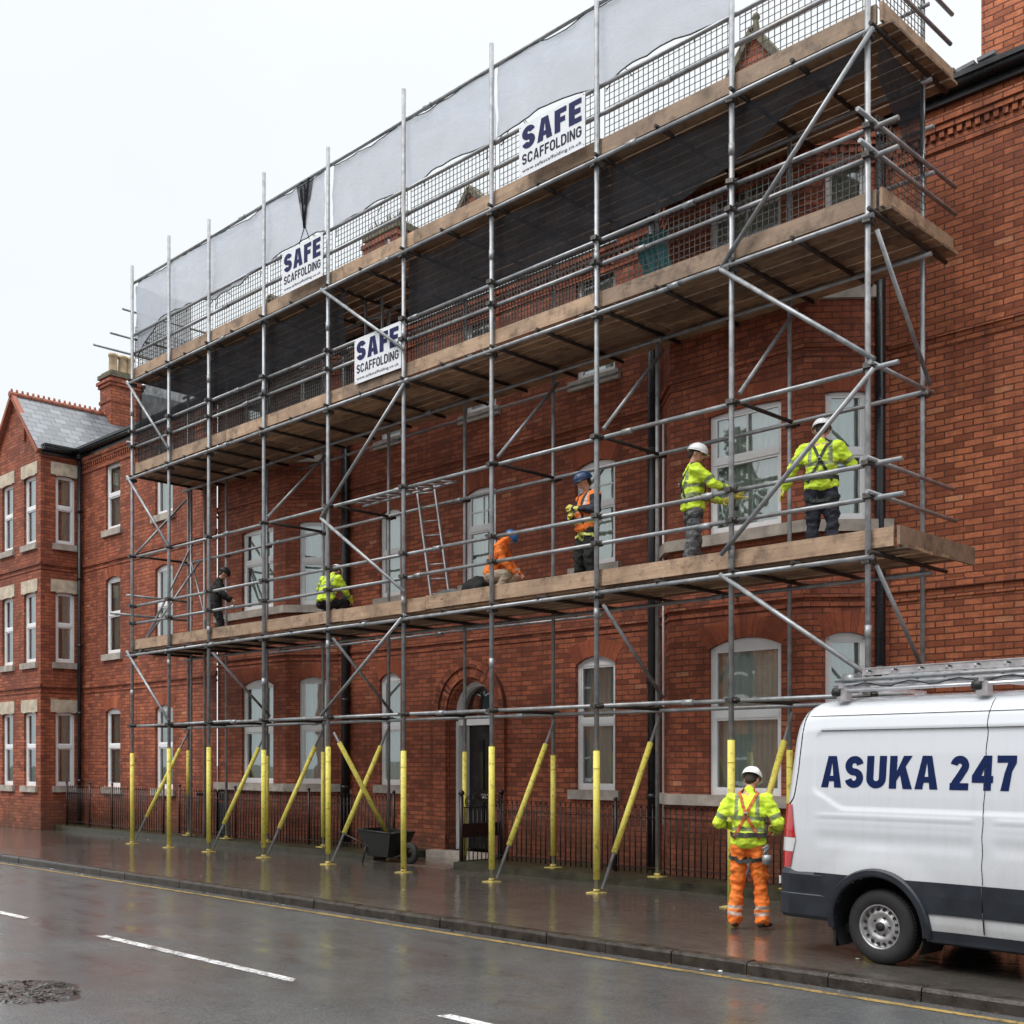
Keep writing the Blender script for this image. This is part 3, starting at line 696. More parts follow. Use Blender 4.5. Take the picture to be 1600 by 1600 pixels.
for ua in (u0 - .2, u1 + .2): g.face([W.pt(ua, 0, .4), W.pt(ua, 3.8, .4), W.pt(ua, 3.8, .9), W.pt(ua, 0, .9)])
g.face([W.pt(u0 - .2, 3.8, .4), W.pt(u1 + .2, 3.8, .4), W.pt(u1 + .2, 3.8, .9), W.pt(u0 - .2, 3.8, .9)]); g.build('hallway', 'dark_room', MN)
# brick surround: pilasters and two rings round the arch
sr = MB()
for a, b in ((u0 - .36, u0 - .02), (u1 + .02, u1 + .36)):
    W.bx(sr, a, b, .0, 2.78, -.07, .0); W.bx(sr, a - .04, b + .04, 2.781, 2.92, -.11, .0); W.bx(sr, a - .04, b + .04, 0, .45, -.12, -.071)
for (r0, r1, pr) in ((.66, .86, -.05), (.862, 1.0, -.09)):
    n = 22
    for k in range(n):
        t0, t1 = math.pi * k / n, math.pi * (k + 1) / n; z0 = 2.925
        P = [(cx_ + r * math.cos(t), z0 + r * math.sin(t) * .97) for r, t in ((r0, t0), (r1, t0), (r1, t1), (r0, t1))]
        rr = random.uniform(0, 40)
        sr.face([W.pt(u, z, pr) for u, z in P], [(rr, rr), (rr + .2, rr), (rr + .2, rr + .03), (rr, rr + .03)])
        sr.face([W.pt(*P[1], pr), W.pt(*P[1], 0), W.pt(*P[2], 0), W.pt(*P[2], pr)]); sr.face([W.pt(*P[0], pr), W.pt(*P[3], pr), W.pt(*P[3], .0), W.pt(*P[0], .0)])
sr.build('door_surround', 'red_brick', MN)
st = MB(); W.bx(st, u0 - .3, u1 + .3, 0.0, .15, -.34, .34); st.build('doorstep', 'sill_stone', MN)
# strings, cornice
for z in (4.28, 7.86):
    mb = MB()
    for i, W in enumerate((W2, W3, W4, W6, W7, W8)): strings(mb, W, z, e0=.0, e1=.02)
    strings(mb, W5, z, e0=-.02, e1=-.02); mb.build('string_course', 'red_brick', MN)
mb = MB()
for W in (W2, W3, W4, W5, W6, W7, W8): cornice(mb, W, ZT)
mb.build('cornice', 'red_brick', MN)
# continuous bay sills (first floor)
for z in (5.21, 1.24):
    for ws in ((W6, W7, W8), (W2, W3, W4)):
        sl = MB()
        for W in ws: W.bx(sl, -.04, W.L + .04, z + (.001 if W in (W7, W3) else 0), z + .168 + (.001 if W in (W7, W3) else 0), -.10, .0)
        sl.build('bay_sill', 'sill_stone', MN)
for W in (W5,): gutter(W, MN, ZT + .02)
# roof, gables over bays and door
rf = MB(); q = [(-25.9, YM - .25, ZT + .06), (-7.86, YM - .25, ZT + .06), (-7.86, 22, ZT + .06 + tanp * 6.6), (-25.9, 22, ZT + .06 + tanp * 6.6)]; rf.face(q, roof_uv(q))
def gable(xc, yf, hw, zb, zp, fin=True):
    g = MB(); g.face([(xc - hw, yf, zb), (xc + hw, yf, zb), (xc, yf, zp)], [(xc - hw, zb), (xc + hw, zb), (xc, zp)]); 
    g.box(xc - .1, xc + .1, yf - .02, yf, zp - .85, zp - .55)
    gb = g.build('gable', 'red_brick', MN); c = MB()
    for sx in (-1, 1):
        p0 = Vector((xc, yf + .05, zp + .05)); p1 = Vector((xc + (hw + .08) * sx, yf + .05, zb + .02)); d = (p1 - p0).normalized()
        c.obox((p0 + p1) / 2, d, Vector((0, 1, 0)), d.cross(Vector((0, 1, 0))), (p1 - p0).length, .26, .10)
    if fin: c.tube((xc, yf + .05, zp), (xc, yf + .05, zp + .22), .07, 8, .04); c.lathe([(0, .34), (.05, .3), (.065, .25), (.03, .2), (.03, .1)], (xc, yf + .05, zp), 10)
    c.build('coping', 'moss_stone', gb)
    for sx in (-1, 1):
        q = [(xc + hw * sx, yf + .1, zb), (xc, yf + .1, zp), (xc, yf + 3.2, zp), (xc + hw * sx, yf + 3.2, zb)]; rf.face(q, roof_uv(q))
gable(-9.6, YB, 1.15, ZT, 12.75); gable(-22.3, YB, 1.3, ZT, 12.35, False); gable(-16.6, YM, 1.7, ZT + .1, 13.1, False)
for Wa, Wb, Wc in ((W6, W7, W8), (W2, W3, W4)):     # flat lead tops of the bays
    rf.face([Wa.pt(0, ZT + .05), Wb.pt(0, ZT + .05), Wc.pt(0, ZT + .05), Wc.pt(Wc.L, ZT + .05)])
rf.build('roof', 'slate', MN)
for (xa, xb, zt) in ((-20.8, -19.7, 13.62), (-24.9, -24.2, 13.1)):
    ch = chimney(MN, xa, xb, 16.3, 17.0, 11, zt, [], cap_mat='moss_stone')
    mb = MB(); mb.smooth = True
    def mp_(u, v):
        x, y = xa - .05 + (xb - xa + .1) * u, 16.26 + .78 * v; e_ = min(u, 1 - u, v, 1 - v) * 4
        return (x, y, zt + .1 + .22 * min(1, e_) * (1 + .9 * noise.noise(Vector((x * 4, y * 4, 0)))))
    mb.grid(mp_, 20, 12); mb.smooth = False
    for k in range(90):
        x, y = random.uniform(xa, xb), random.uniform(16.3, 16.9); h_ = random.uniform(.08, .3); a_ = random.uniform(0, 6.28); dx = Vector((math.cos(a_), math.sin(a_), 0)) * .03
        b0 = Vector((x, y, zt + .2)); tp = b0 + Vector((random.uniform(-.12, .12), random.uniform(-.1, .1), h_)); mb.face([b0 - dx, b0 + dx, tp])
    mb.build('moss_cap', 'moss_stone', ch)
pipe(-11.86, 15.27, .1, 11, MN, .085); pipe(-20.50, YM - .11, .1, 11, MN, .09)
pipe(-7.94, YM - .12, .1, 11, MN, .075)
mb = MB(); mb.tube((-11.45, 15.02, .9), (-11.45, 15.02, 7.4), .018, 6); mb.build('overflow_pipe', 'white_upvc', MN)
mb = MB(); mb.box(-20.55, -20.42, YM - .03, YM - .002, 1.2, 1.3); mb.build('air_vent', 'cream_stone', MN)

# ---------- right building
RB = empty('corner_building', (-4, 15.6, 0), 'orange red brick building with black gutter and tall chimney right of the scaffolding', 'building')
W9 = Wall((-7.86, YM), (8, YM), 0); W9b = Wall((8, YM), (8, 24), 15.86)
wall = MB(); W9.wall(wall, 0, 11.2); W9b.wall(wall, 0, 11.2); wall.build('wall', 'orange_brick', RB)
for z in (4.32, 7.80): mb = MB(); strings(mb, W9, z); mb.build('string_course', 'orange_brick', RB)
mb = MB(); cornice(mb, W9, 11.0); mb.build('cornice', 'orange_brick', RB)
gutter(W9, RB, 11.12)
mb = MB(); W9.bx(mb, 0, W9.L, 11.14, 11.3, -.1, .0)
mb.build('fascia', 'black_pipe', RB)
rf = MB(); q = [(-7.86, YM - .12, 11.28), (8, YM - .12, 11.28), (8, 22, 11.28 + tanp * 6.5), (-7.86, 22, 11.28 + tanp * 6.5)]; rf.face(q, roof_uv(q))
r_ = rf.build('roof', 'slate', RB)
mb = MB()
for k in range(5): mb.obox((-7.6 + k * .28, 15.75, 11.42 + random.uniform(-.03, .04)), Vector((1, 0, .1)).normalized(), Vector((0, 1, 0)), Vector((-.1, 0, 1)).normalized(), .24, .3, .05)
mb.build('loose_slates', 'lead', r_)
chimney(RB, -6.79, -4.6, 16.2, 17.2, 11.2, 14.4, [(-6.2, 16.7), (-5.2, 16.7)], body='orange_brick')
mb = MB(); mb.path([(-5.15, 15.56, 4.25), (-5.2, 15.56, 3.8), (-5.27, 15.57, 3.3), (-5.24, 15.57, 2.2), (-5.25, 15.57, .1)], .011, 6)
mb.path([(-5.3, 15.56, 4.28), (-5.5, 15.57, 3.75), (-5.62, 15.57, 3.1)], .009, 6); mb.build('cable', 'black_pipe', RB)

# ---------- iron railings in front of the terrace
def railing(name, x0, x1, y, label, z0=.13, h=1.05, posts=None):
    r = empty(name, ((x0 + x1) / 2, y, z0), label, 'railing', 'black iron railings along the terrace')
    mb = MB(); n = int((x1 - x0) / .115)
    for k in range(n + 1):
        x = x0 + (x1 - x0) * k / n; mb.tube((x, y, z0 + .02), (x, y, z0 + h), .011, 6); mb.tube((x, y, z0 + h), (x, y, z0 + h + .07), .016, 6, .002)
    mb.build('bars', 'black_iron', r); mb.v and None
    mb = MB(); mb.box(x0, x1, y - .02, y + .02, z0 + h - .16, z0 + h - .145); mb.build('rail', 'black_iron', r)
    mb = MB(); mb.box(x0, x1, y - .02, y + .02, z0 + .10, z0 + .115); mb.build('rail', 'black_iron', r)
    for x in posts or (x0, x1):
        mb = MB(); mb.tube((x, y, z0), (x, y, z0 + h + .1), .028, 8); mb.lathe([(0, .07), (.03, .05), (.038, .02), (.02, 0)], (x, y, z0 + h + .1), 8); mb.build('post', 'black_iron', r)
    return r
railing('iron_railing', -31.6, -26.2, 14.25, 'dark iron railing with pointed bars before the gabled house wall', posts=(-31.6, -30.2, -28.9, -26.2))
railing('iron_railing', -26.05, -17.75, 14.6, 'long dark iron railing before the left bay, ending beside the entrance path', posts=(-26.05, -23.5, -20.6, -17.75))
railing('iron_railing', -15.05, -5.2, 14.6, 'dark iron railing right of the doorway, running behind the ground worker and van', posts=(-15.05, -12.1, -8.5, -5.2))
# ornate gate standing open beside the path
g = empty('ornate_gate', (-15.25, 14.4, .0), 'black cast iron gate with scrolled top beside the dark front door', 'gate')
for y in (14.1, 15.1):
    mb = MB(); mb.tube((-15.25, y, 0.01), (-15.25, y, 1.3), .04, 8); mb.lathe([(0, .12), (.05, .08), (.06, .04), (.03, 0)], (-15.25, y, 1.3), 10); mb.build('gate_post', 'black_iron', g)
mb = MB()
for k in range(9): y = 14.18 + k * .105; mb.tube((-15.25, y, .12), (-15.25, y, 1.1), .011, 6)
mb.box(-15.26, -15.24, 14.14, 15.08, .12, .14); mb.box(-15.26, -15.24, 14.14, 15.08, .55, .8); mb.box(-15.26, -15.24, 14.14, 15.08, 1.08, 1.1); mb.build('gate_bars', 'black_iron', g)
mb = MB()
for k in range(5):
    for r in (.085, .045):
        cy, cz = 14.28 + k * .18, 1.2 + .06 * math.sin(k / 4 * math.pi)
        mb.path([(-15.25, cy + r * math.cos(t * .6), cz + r * math.sin(t * .6)) for t in range(11)], .011, 5)
mb.build('scrollwork', 'black_iron', g)
# ================================================================ scaffold
PX = [-25.17, -23.47, -21.8, -19.73, -17.59, -15.42, -13.24, -11.05, -8.72, -6.77]
YO, YI = 12.90, 14.34
ZL = 2.73; L1, L2, L3 = 4.36, 8.43, 10.65; MID = 6.65; TOP = 13.4
SF = empty('scaffolding', (-16, 13.6, 0), 'galvanised tube scaffolding with timber decks and yellow foam sleeves on its legs, across the terrace', 'scaffolding')
# one clamp mesh, shared by every coupler
cm = MB(); cm.tube((0, 0, -.035), (0, 0, .035), .058, 10); cm.box(-.05, .05, -.085, -.03, -.03, .03); cm.tube((.05, -.06, 0), (.105, -.07, 0), .012, 6); cm.tube((-.03, .04, .02), (-.03, .10, .02), .012, 6)
cm.tube((-.06, .055, -.0), (.06, .055, .0), .045, 8)
CM = cm.mesh('coupler', 'coupler_steel')
ox, oy, oz = SF.location
def coupler(parent, x, y, z, r=0):
    o = D.objects.new('coupler', CM); COL.objects.link(o); o.parent = parent; o.location = (x - ox, y - oy, z - oz); o.rotation_euler = (random.uniform(-.1, .1), 0, r + random.uniform(-.3, .3))
def sleeve(parent, p0, p1, t0, t1, r=.050):
    p0, p1 = Vector(p0), Vector(p1); d = p1 - p0; mb = MB(); a, b = p0 + d * t0, p0 + d * t1
    mb.tube(a, b, r, 12); m = a + (b - a) * .86
    mb.tube(m, m + d.normalized() * .012, r + .003, 12)
    mb.build('foam_sleeve', 'foam_yellow', parent)
def baseplate(parent, x, y, z):
    mb = MB(); mb.box(x - .11, x + .11, y - .11, y + .11, z, z + .014); mb.tube((x, y, z + .014), (x, y, z + .06), .05, 10); mb.build('base_plate', 'baseplate', parent)
for i, x in enumerate(PX):
    mb = MB(); top = TOP + (.12 if i % 2 else -.03) + random.uniform(-.08, .08)
    jx = random.uniform(-.012, .012)
    mb.tube((x, YO, .02), (x + jx, YO, top), .037, 12)
    for zj in ((3.4 + .6 * (i % 3)), 9.9 - .7 * (i % 2)): mb.tube((x + jx * zj / top, YO, zj), (x + jx * zj / top, YO, zj + .16), .043, 12)
    s = mb.build('standard', 'galvanised', SF)
    baseplate(s, x, YO, 0)
    sleeve(s, (x, YO, 0), (x, YO, 1), .20 if i in (2, 3, 4, 6, 7) else .07, 2.13 + random.uniform(-.09, .09))
    for z in (ZL, L1 - .03, 5.1, 5.5, MID, L2 - .03, 9.19, 9.54, L3 - .03): coupler(s, x, YO, z, 0)
    # inner
    mb = MB(); ti = 13.3 if i == 9 else (12.9 if i == 0 else 11.95 + random.uniform(-.15, .1)); zb = 0.012 if -17.6 < x < -15.3 else .13
    mb.tube((x, YI, zb), (x, YI, ti), .032, 10); s = mb.build('standard', 'galvanised', SF)
    if i in (0, 2, 3, 5, 6, 8): sleeve(s, (x, YI, 0), (x, YI, 1), zb + (.2 if i != 0 else .95), 2.12 + random.uniform(-.1, .05), .045)
    baseplate(s, x, YI, zb)
    for z in (ZL, MID): coupler(s, x, YI, z, 0)
for dx in (.55, 1.15):                             # extra uprights of the hoist corner at the left end
    mb = MB(); mb.tube((-25.17 + dx, 14.1, .13), (-25.17 + dx, 14.1, 8.3), .03, 8); mb.build('standard', 'galvanised', SF)
XA, XB = -25.17, -6.77
def ledger(z, y, a=XA - .12, b=XB + .12, r=.031, sag=.0):
    """a run of tubes joined end to end"""
    cuts = [a]; c = a + random.uniform(3.5, 6)
    while c < b - 2: cuts.append(c); c += random.uniform(5, 6.4)
    cuts.append(b)
    for p, q in zip(cuts[:-1], cuts[1:]):
        mb = MB(); z0 = z + random.uniform(-.012, .012); mb.tube((p, y, z0), (q, y, z + random.uniform(-.012, .012)), r, 10)
        if q < b: mb.tube((q - .09, y, z), (q + .09, y, z), r + .012, 10)
        mb.build('ledger', 'galvanised', SF)
YR = YO + .072                                      # ledgers inside the uprights
ledger(ZL, YR, b=-6.3); ledger(ZL - .03, YI - .07, b=-6.3)
for z in (L1, L2, L3): ledger(z, YO - .068 if z != L1 else YO - .068, b=XB + .1); ledger(z - .02, YI - .07, b=XB + .15)
ledger(5.10, YR, b=XB + .42); ledger(5.50, YR, b=XB + .40)
ledger(MID, YR, b=XB + .35); ledger(MID, YI - .07, b=XB + .1)
ledger(9.19, YR, b=XB + .35); ledger(9.54, YR, b=XB + .35)
ledger(11.38, YR, b=XB + .1); ledger(11.80, YR, b=XB + .1); ledger(13.02, YR - .0, b=XB + .1)
ledger(10.1, YI + .07, r=.026); ledger(9.5, YI + .07, r=.026)
ledger(11.6, YI - .07, r=.026)
for z in (L1 + .02, L2 + .02, L3 + .02):            # inside-board run nearer the wall
    ledger(z - .05, 15.0 if z > 5 else 14.62, a=XA + 3 if z < 9 else XA, b=-12.4, r=.024)
# transoms under the decks and at mid lift
def transom(x, z, y0=YO - .11, y1=YI + .5, r=.028, mt='old_tube'):
    mb = MB(); mb.tube((x, y0, z), (x, y1, z + random.uniform(-.01, .01)), r, 8); mb.build('transom', mt, SF)
for i, x in enumerate(PX):
    o_ = .085
    for z in (L1, L2, L3): transom(x + o_, z + .055, YO - .11 - .05 * random.random())
    if i in (0, 3, 4, 6, 7, 8): transom(x + o_, MID, YO - .06, YI + .1)
    transom(x + o_, ZL, YO - .05, YI + .1)
    if i < 9:
        for z in (L1, L2, L3): transom((x + PX[i + 1]) / 2, z + .055, YO - .12)
for z, a, b in ((5.10, .18, 2.25), (5.50, .2, 2.2), (9.19, .35, 2.25), (9.54, .4, 2.25), (11.38, .2, 2.1), (11.80, .2, 2.15), (MID, .1, 1.6), (12.9, .1, 2.0)):
    transom(XB + .0 + .075, z + .03, YO - a, YO + b, mt='galvanised')
for z, a, b in ((11.35, .9, 1.7), (12.35, .2, 2.4), (11.72, .5, 2.0), (9.3, .1, 1.6), (5.3, .5, 1.5), (5.75, .1, 1.6)): transom(XA - .075, z, YO - a, YO + b, mt='galvanised')
# braces
def brace(p0, p1, r=.031, sl=None):
    mb = MB(); mb.tube(p0, p1, r, 10); b = mb.build('brace', 'galvanised', SF)
    if sl: sleeve(b, p0, p1, *sl, .045)
    return b
yf = YO - .075
def fb(i, zi, j, zj, ext=.15):                      # brace on the street face
    a = Vector((PX[i], yf, zi)); b = Vector((PX[j], yf, zj)); d = (b - a).normalized(); return brace(a - d * ext, b + d * ext)
fb(0, L3 - .05, 1, 8.9); fb(0, L2 - .02, 1, 6.75); fb(0, L1, 1, 2.9)
fb(4, 2.85, 5, 4.35); fb(4, 6.55, 5, 8.3); fb(4, L3 - .05, 5, 9.05); fb(4, 6.35, 5, 4.9)
fb(9, L3 - .1, 8, 8.55); fb(8, L2 - .1, 9, 6.8); fb(9, 6.5, 8, 4.75); fb(8, L1 - .05, 9, 2.98)
def tb(i, z0, z1, o=.11): return brace((PX[i] + o, YO + .02, z0), (PX[i] + o, YI, z1), .028)
for i in (3, 6, 7, 8): tb(i, 6.75, 8.25)
tb(7, 4.2, 2.9); tb(4, 4.2, 2.85); tb(2, 4.2, 2.9)
tb(9, L2 - .15, 6.75, .1); tb(9, L1 - .1, 2.9, .1)
tb(0, 6.6, 8.2, -.1); tb(0, 4.4, 7.2, .3)
brace((-24.9, 12.95, 4.5), (-24.4, 14.2, 6.6), .026); brace((-23.7, 14.1, 4.6), (-24.6, 14.1, 6.6), .022)
for i in (0, 2, 3, 4, 6, 7, 8):                     # raking struts from the outer feet, sleeved in foam
    z0 = .06 if i != 0 else .1
    brace((PX[i] + .07, YO + .04, z0), (PX[i] + .07, YI - .04, ZL - .12), .024, (.20, .84))
brace((PX[4] + .12, YO + .04, 2.45), (PX[4] + .12, YI + .1, .16), .024, (.08, .97))
# decks
for z in (L1, L2, L3):
    cuts = [XA - .12, -20.4, -15.5, -10.8, XB + (.25 if z != L1 else .45)]
    for k in range(6 if z == L1 else 8):
        y0 = YO + .10 + k * .232
        for a, b in zip(cuts[:-1], cuts[1:]):
            sh = 0 if (a == cuts[0] or b == cuts[-1]) else 0
            mb = MB(); dz = random.uniform(-.004, .006)
            mb.box(a + .006, b - .006 + sh, y0 + .010, y0 + .222 - random.uniform(0, .014), z + .090 + dz * 1.6, z + .128 + dz * 1.6); mb.build('deck_board', 'deck_wood', SF)
# toe boards
for z in (L1, L2, L3):
    cuts = [XA - .1, -21.2, -17.2, -14.9 if z == L1 else -15.2, -11.0, XB + (.08 if z != L1 else .3)]
    for a, b in zip(cuts[:-1], cuts[1:]):
        mb = MB(); dz = random.uniform(-.01, .01); mb.box(a + .004, b - .004, YO + .048, YO + .086, z + .13 + dz, z + .36 + dz); mb.build('toe_board', 'board_wood', SF)
    xr = XB + (.12 if z != L1 else .34)
    mb = MB(); mb.box(xr, xr + .038, YO + .05, YO + (2.0 if z != L1 else 2.15), z + .13, z + .36); mb.build('toe_board', 'board_wood', SF)
    mb = MB(); mb.box(XA - .16, XA - .122, YO + .05, YO + 1.5, z + .12, z + .34); mb.build('toe_board', 'board_wood', SF)
# steel mesh brick guards
def guard(a, b, z0, z1, y=YR + .055, ydir=False):
    mb = MB(); st = .088 if (z0 > 10 or a > -11.1) else .066; n = max(2, int((b - a) / st)); k2 = int((z1 - z0) / st); r = .0045 if z0 > 10 else (.004 if a > -11.1 else .0056)
    for k in range(n + 1):
        t = a + (b - a) * k / n
        if ydir: mb.box(y - r, y + r, t - r, t + r, z0, z1)
        else: mb.box(t - r, t + r, y - r, y + r, z0, z1)
    for k in range(k2 + 1):
        t = z0 + (z1 - z0) * k / k2
        if ydir: mb.box(y + r, y + 2 * r, a, b, t - r, t + r)
        else: mb.box(a, b, y + r, y + 2 * r, t - r, t + r)
    return mb.build('brick_guard', 'coupler_steel', SF)
for a, b in zip(PX[:-1], PX[1:]):
    guard(a + .05, b - .05, L2 + .36, 9.60); guard(a + .05, b - .05, L3 + .36, 11.86)
for z0, z1 in ((L2 + .36, 9.7), (L3 + .36, 12.0)):
    guard(YO + .1, YI - .05, z0, z1, XB + .05, True); guard(YO + .1, YI + .3, z0, z1, XA - .05, True)

# ---------------- nets and sheets hung on the scaffold
def sheet(name, mat, label, cat, a, b, y, zt, zb, amp=.035, group=None, ydir=False, seed=0, ties=True):
    mb = MB(); n = max(8, int(abs(b - a) / .12))
    def P(s, t):
        x = a + (b - a) * s
        lo = zb(x) if callable(zb) else zb; hi = zt(x) if callable(zt) else zt
        z = lo + (hi - lo) * t
        q = noise.noise(Vector((x * .9 + seed, z * 1.3, 3.1))) * amp * 1.6 + noise.noise(Vector((x * 3.1, z * .8 + seed, 7))) * amp * .7 + noise.noise(Vector((x * 1.5 + z * 4, z * 2 + seed, 9))) * amp * .5
        return (y + q, x, z) if ydir else (x, y + q, z)
    mb.grid(P, n, 14); o = mb.build(name, mat)
    at_origin(o); tag(o, label, cat, group)
    if mat == 'pale_sheet':
        for t_, r_, dz in ((0, .011, 0), (1, .008, 0)):
            h = MB(); h.path([Vector(P(k / n, t_)) + Vector((0, -.012, dz + .02 * noise.noise(Vector((k * .7, t_, 3))))) - o.location for k in range(n + 1)], r_, 5)
            ob = D.objects.new('hem', h.mesh('hem', 'strap_dark')); COL.objects.link(ob); ob.parent = o
        h = MB()
        for i_, x in enumerate(PX):
            if a - .3 < x < b + .3:
                for k in range(3):
                    xx = x + random.uniform(-.7, .7)
                    if a + .1 < xx < b - .1: s_ = (xx - a) / (b - a); p = Vector(P(s_, .0)); h = MB(); h.path([p - o.location + Vector((0, -.02, 0)), p - o.location + Vector((random.uniform(-.25, .25), -.03, -.12 - random.random() * .12))], .007, 5); ob = D.objects.new('loose_cord', h.mesh('loose_cord', 'strap_dark')); COL.objects.link(ob); ob.parent = o
    return o
def wav(base, amp, sd, f=1.3):
    return lambda x: base + amp * noise.noise(Vector((x * f, sd, 0))) + amp * .35 * noise.noise(Vector((x * f * 4, sd, 5)))
def scal(base, drop, sd):                          # sagging between the poles it is tied to
    def f(x):
        for p, q in zip(PX[:-1], PX[1:]):
            if p <= x <= q: t = (x - p) / (q - p); return base + drop * math.sin(math.pi * t) + .018 * noise.noise(Vector((x * 2, sd, 1)))
        return base
    return f
def sst0(t): t = max(0, min(1, t)); return t * t * (3 - 2 * t)
ys = YR + .045
sheet('debris_netting', 'dark_net', 'dark debris netting hung below the top deck from the left end to the lower sign', 'netting', PX[0] + .05, PX[4] + .3, ys + .05, scal(10.62, -.04, 1), wav(9.52, .08, 2), .04, 'dark debris nets', seed=3)
sheet('debris_netting', 'dark_net', 'dark debris netting below the top deck in the middle bays, over the terrace eaves', 'netting', PX[5] - .05, PX[7] + .1, ys + .05, scal(10.62, -.05, 3), wav(9.55, .06, 7), .05, 'dark debris nets', seed=11)
sheet('debris_netting', 'dark_net', 'dark debris netting below the top deck at the right, behind the long diagonal brace', 'netting', PX[7] + .12, PX[9] - .03, ys + .05, scal(10.62, -.03, 5), lambda x: 9.66 + .10 * (x - PX[7]) / 4 + .55 * sst0((x + 9.6) / 2.0) + .05 * noise.noise(Vector((x * 2, 0, 0))), .04, 'dark debris nets', seed=21)
sheet('debris_netting', 'dark_net', 'dark debris netting closing the right-hand end of the scaffold below the top deck', 'netting', YO + .08, YI - .06, XB + .06, 10.6, lambda y: 10.2 - .62 * (y - YO), .04, 'dark debris nets', True, 31)
sheet('debris_netting', 'end_net', 'torn dark netting closing the left-hand end of the scaffold above the middle deck', 'netting', YO + .1, YI + .2, XA - .03, 10.5, wav(8.9, .12, 4), .05, 'dark debris nets', True, 41)
sheet('weather_sheet', 'pale_sheet', 'pale translucent sheet on the top guard rail, leftmost, with a dark crumpled end', 'sheet', PX[0] + .08, PX[4] - .25, ys - .01, scal(13.0, -.02, 2), lambda x: 11.80 + .12 * math.sin((x + 25) * 1.2) + .08 * noise.noise(Vector((x * 2, 1, 0))) - (.5 * max(0, 1 - (x - PX[0]) / 1.2)), .05, 'pale sheets along the top lift', seed=5)
sheet('weather_sheet', 'pale_sheet', 'pale translucent sheet on the top guard rail between the two upper signs', 'sheet', PX[4] + .02, PX[6] - .03, ys - .01, scal(13.0, -.03, 8), scal(11.82, .07, 9), .055, 'pale sheets along the top lift', seed=15)
sheet('weather_sheet', 'pale_sheet', 'pale sheet on the top guard rail, rightmost, running up out of view', 'sheet', PX[6] + .03, PX[8] - .05, ys - .01, scal(13.0, -.02, 12), scal(11.84, .09, 14), .055, 'pale sheets along the top lift', seed=25)
sheet('weather_sheet', 'end_net', 'dark grey sheet flapping at the left-hand end of the top lift', 'sheet', YO + .1, YI + .1, XA - .03, 12.95, wav(11.3, .2, 3), .08, None, True, 51)
mb = MB()                                           # bunched dark tail hanging from the rail
for k in range(9):
    t = k / 8; xx = PX[3] + 1.25 + .1 * math.sin(k)
    mb.tube((xx + (.16 - .3 * t) * (1 - t), ys - .05, 13.0 - .02 * k), (PX[3] + 1.3, ys - .05, 12.15), .012, 5)
mb.grid(lambda u, v: (PX[3] + 1.3 + (u - .5) * (.5 * v + .04), ys - .06 + .03 * math.sin(u * 14), 12.1 + .9 * v), 10, 6)
for dx in (-.35, .3): mb.path([(PX[3] + 1.3, ys - .05, 12.15), (PX[3] + 1.3 + dx * .5, ys - .05, 11.85), (PX[3] + 1.3 + dx, ys - .05, 11.45)], .009, 5)
tag(at_origin(mb.build('tied_tarpaulin', 'dark_net')), 'bunched dark tarpaulin tied with cords between the two left pale sheets', 'tarpaulin')
mb = MB(); mb.grid(lambda u, v: (-10.72 + .5 * u + .06 * math.sin(v * 6), ys + .5 + .05 * math.sin(u * 15), 8.8 + .85 * v), 12, 8)
tag(at_origin(mb.build('hanging_cloth', 'turquoise_cloth')), 'dark turquoise cloth hanging behind the mesh on the middle deck', 'cloth')

# ---------------- lettering
def text_mesh(body, x0, x1, z0, z1, P, mat, name, parent, off=.0, gap=1.0, bold_dx=0, shear=0):
    """P(u, v) maps sign metres to a point on the sign; letters are fitted to the box"""
    cu = D.curves.new('lettering', 'FONT'); cu.body = body; cu.offset = off; cu.space_character = gap; cu.size = 1; cu.resolution_u = 6
    cu.shear = shear
    o = D.objects.new('lettering_tmp', cu); COL.objects.link(o); bpy.context.view_layer.update()
    me = D.meshes.new_from_object(o.evaluated_get(bpy.context.evaluated_depsgraph_get()))
    D.objects.remove(o); D.curves.remove(cu)
    xs = [v.co.x for v in me.vertices]; zs = [v.co.y for v in me.vertices]; a, b, c, d = min(xs), max(xs), min(zs), max(zs)
    if '.' in body or 'g' in body: pass
    for v in me.vertices:
        u = x0 + (v.co.x - a) / (b - a) * (x1 - x0); t = z0 + (v.co.y - c) / (d - c) * (z1 - z0); v.co = P(u, t)
    me.materials.clear(); me.materials.append(M(mat))
    ob = D.objects.new(name, me); COL.objects.link(ob); ob.parent = parent; return ob
from mathutils.geometry import tessellate_polygon
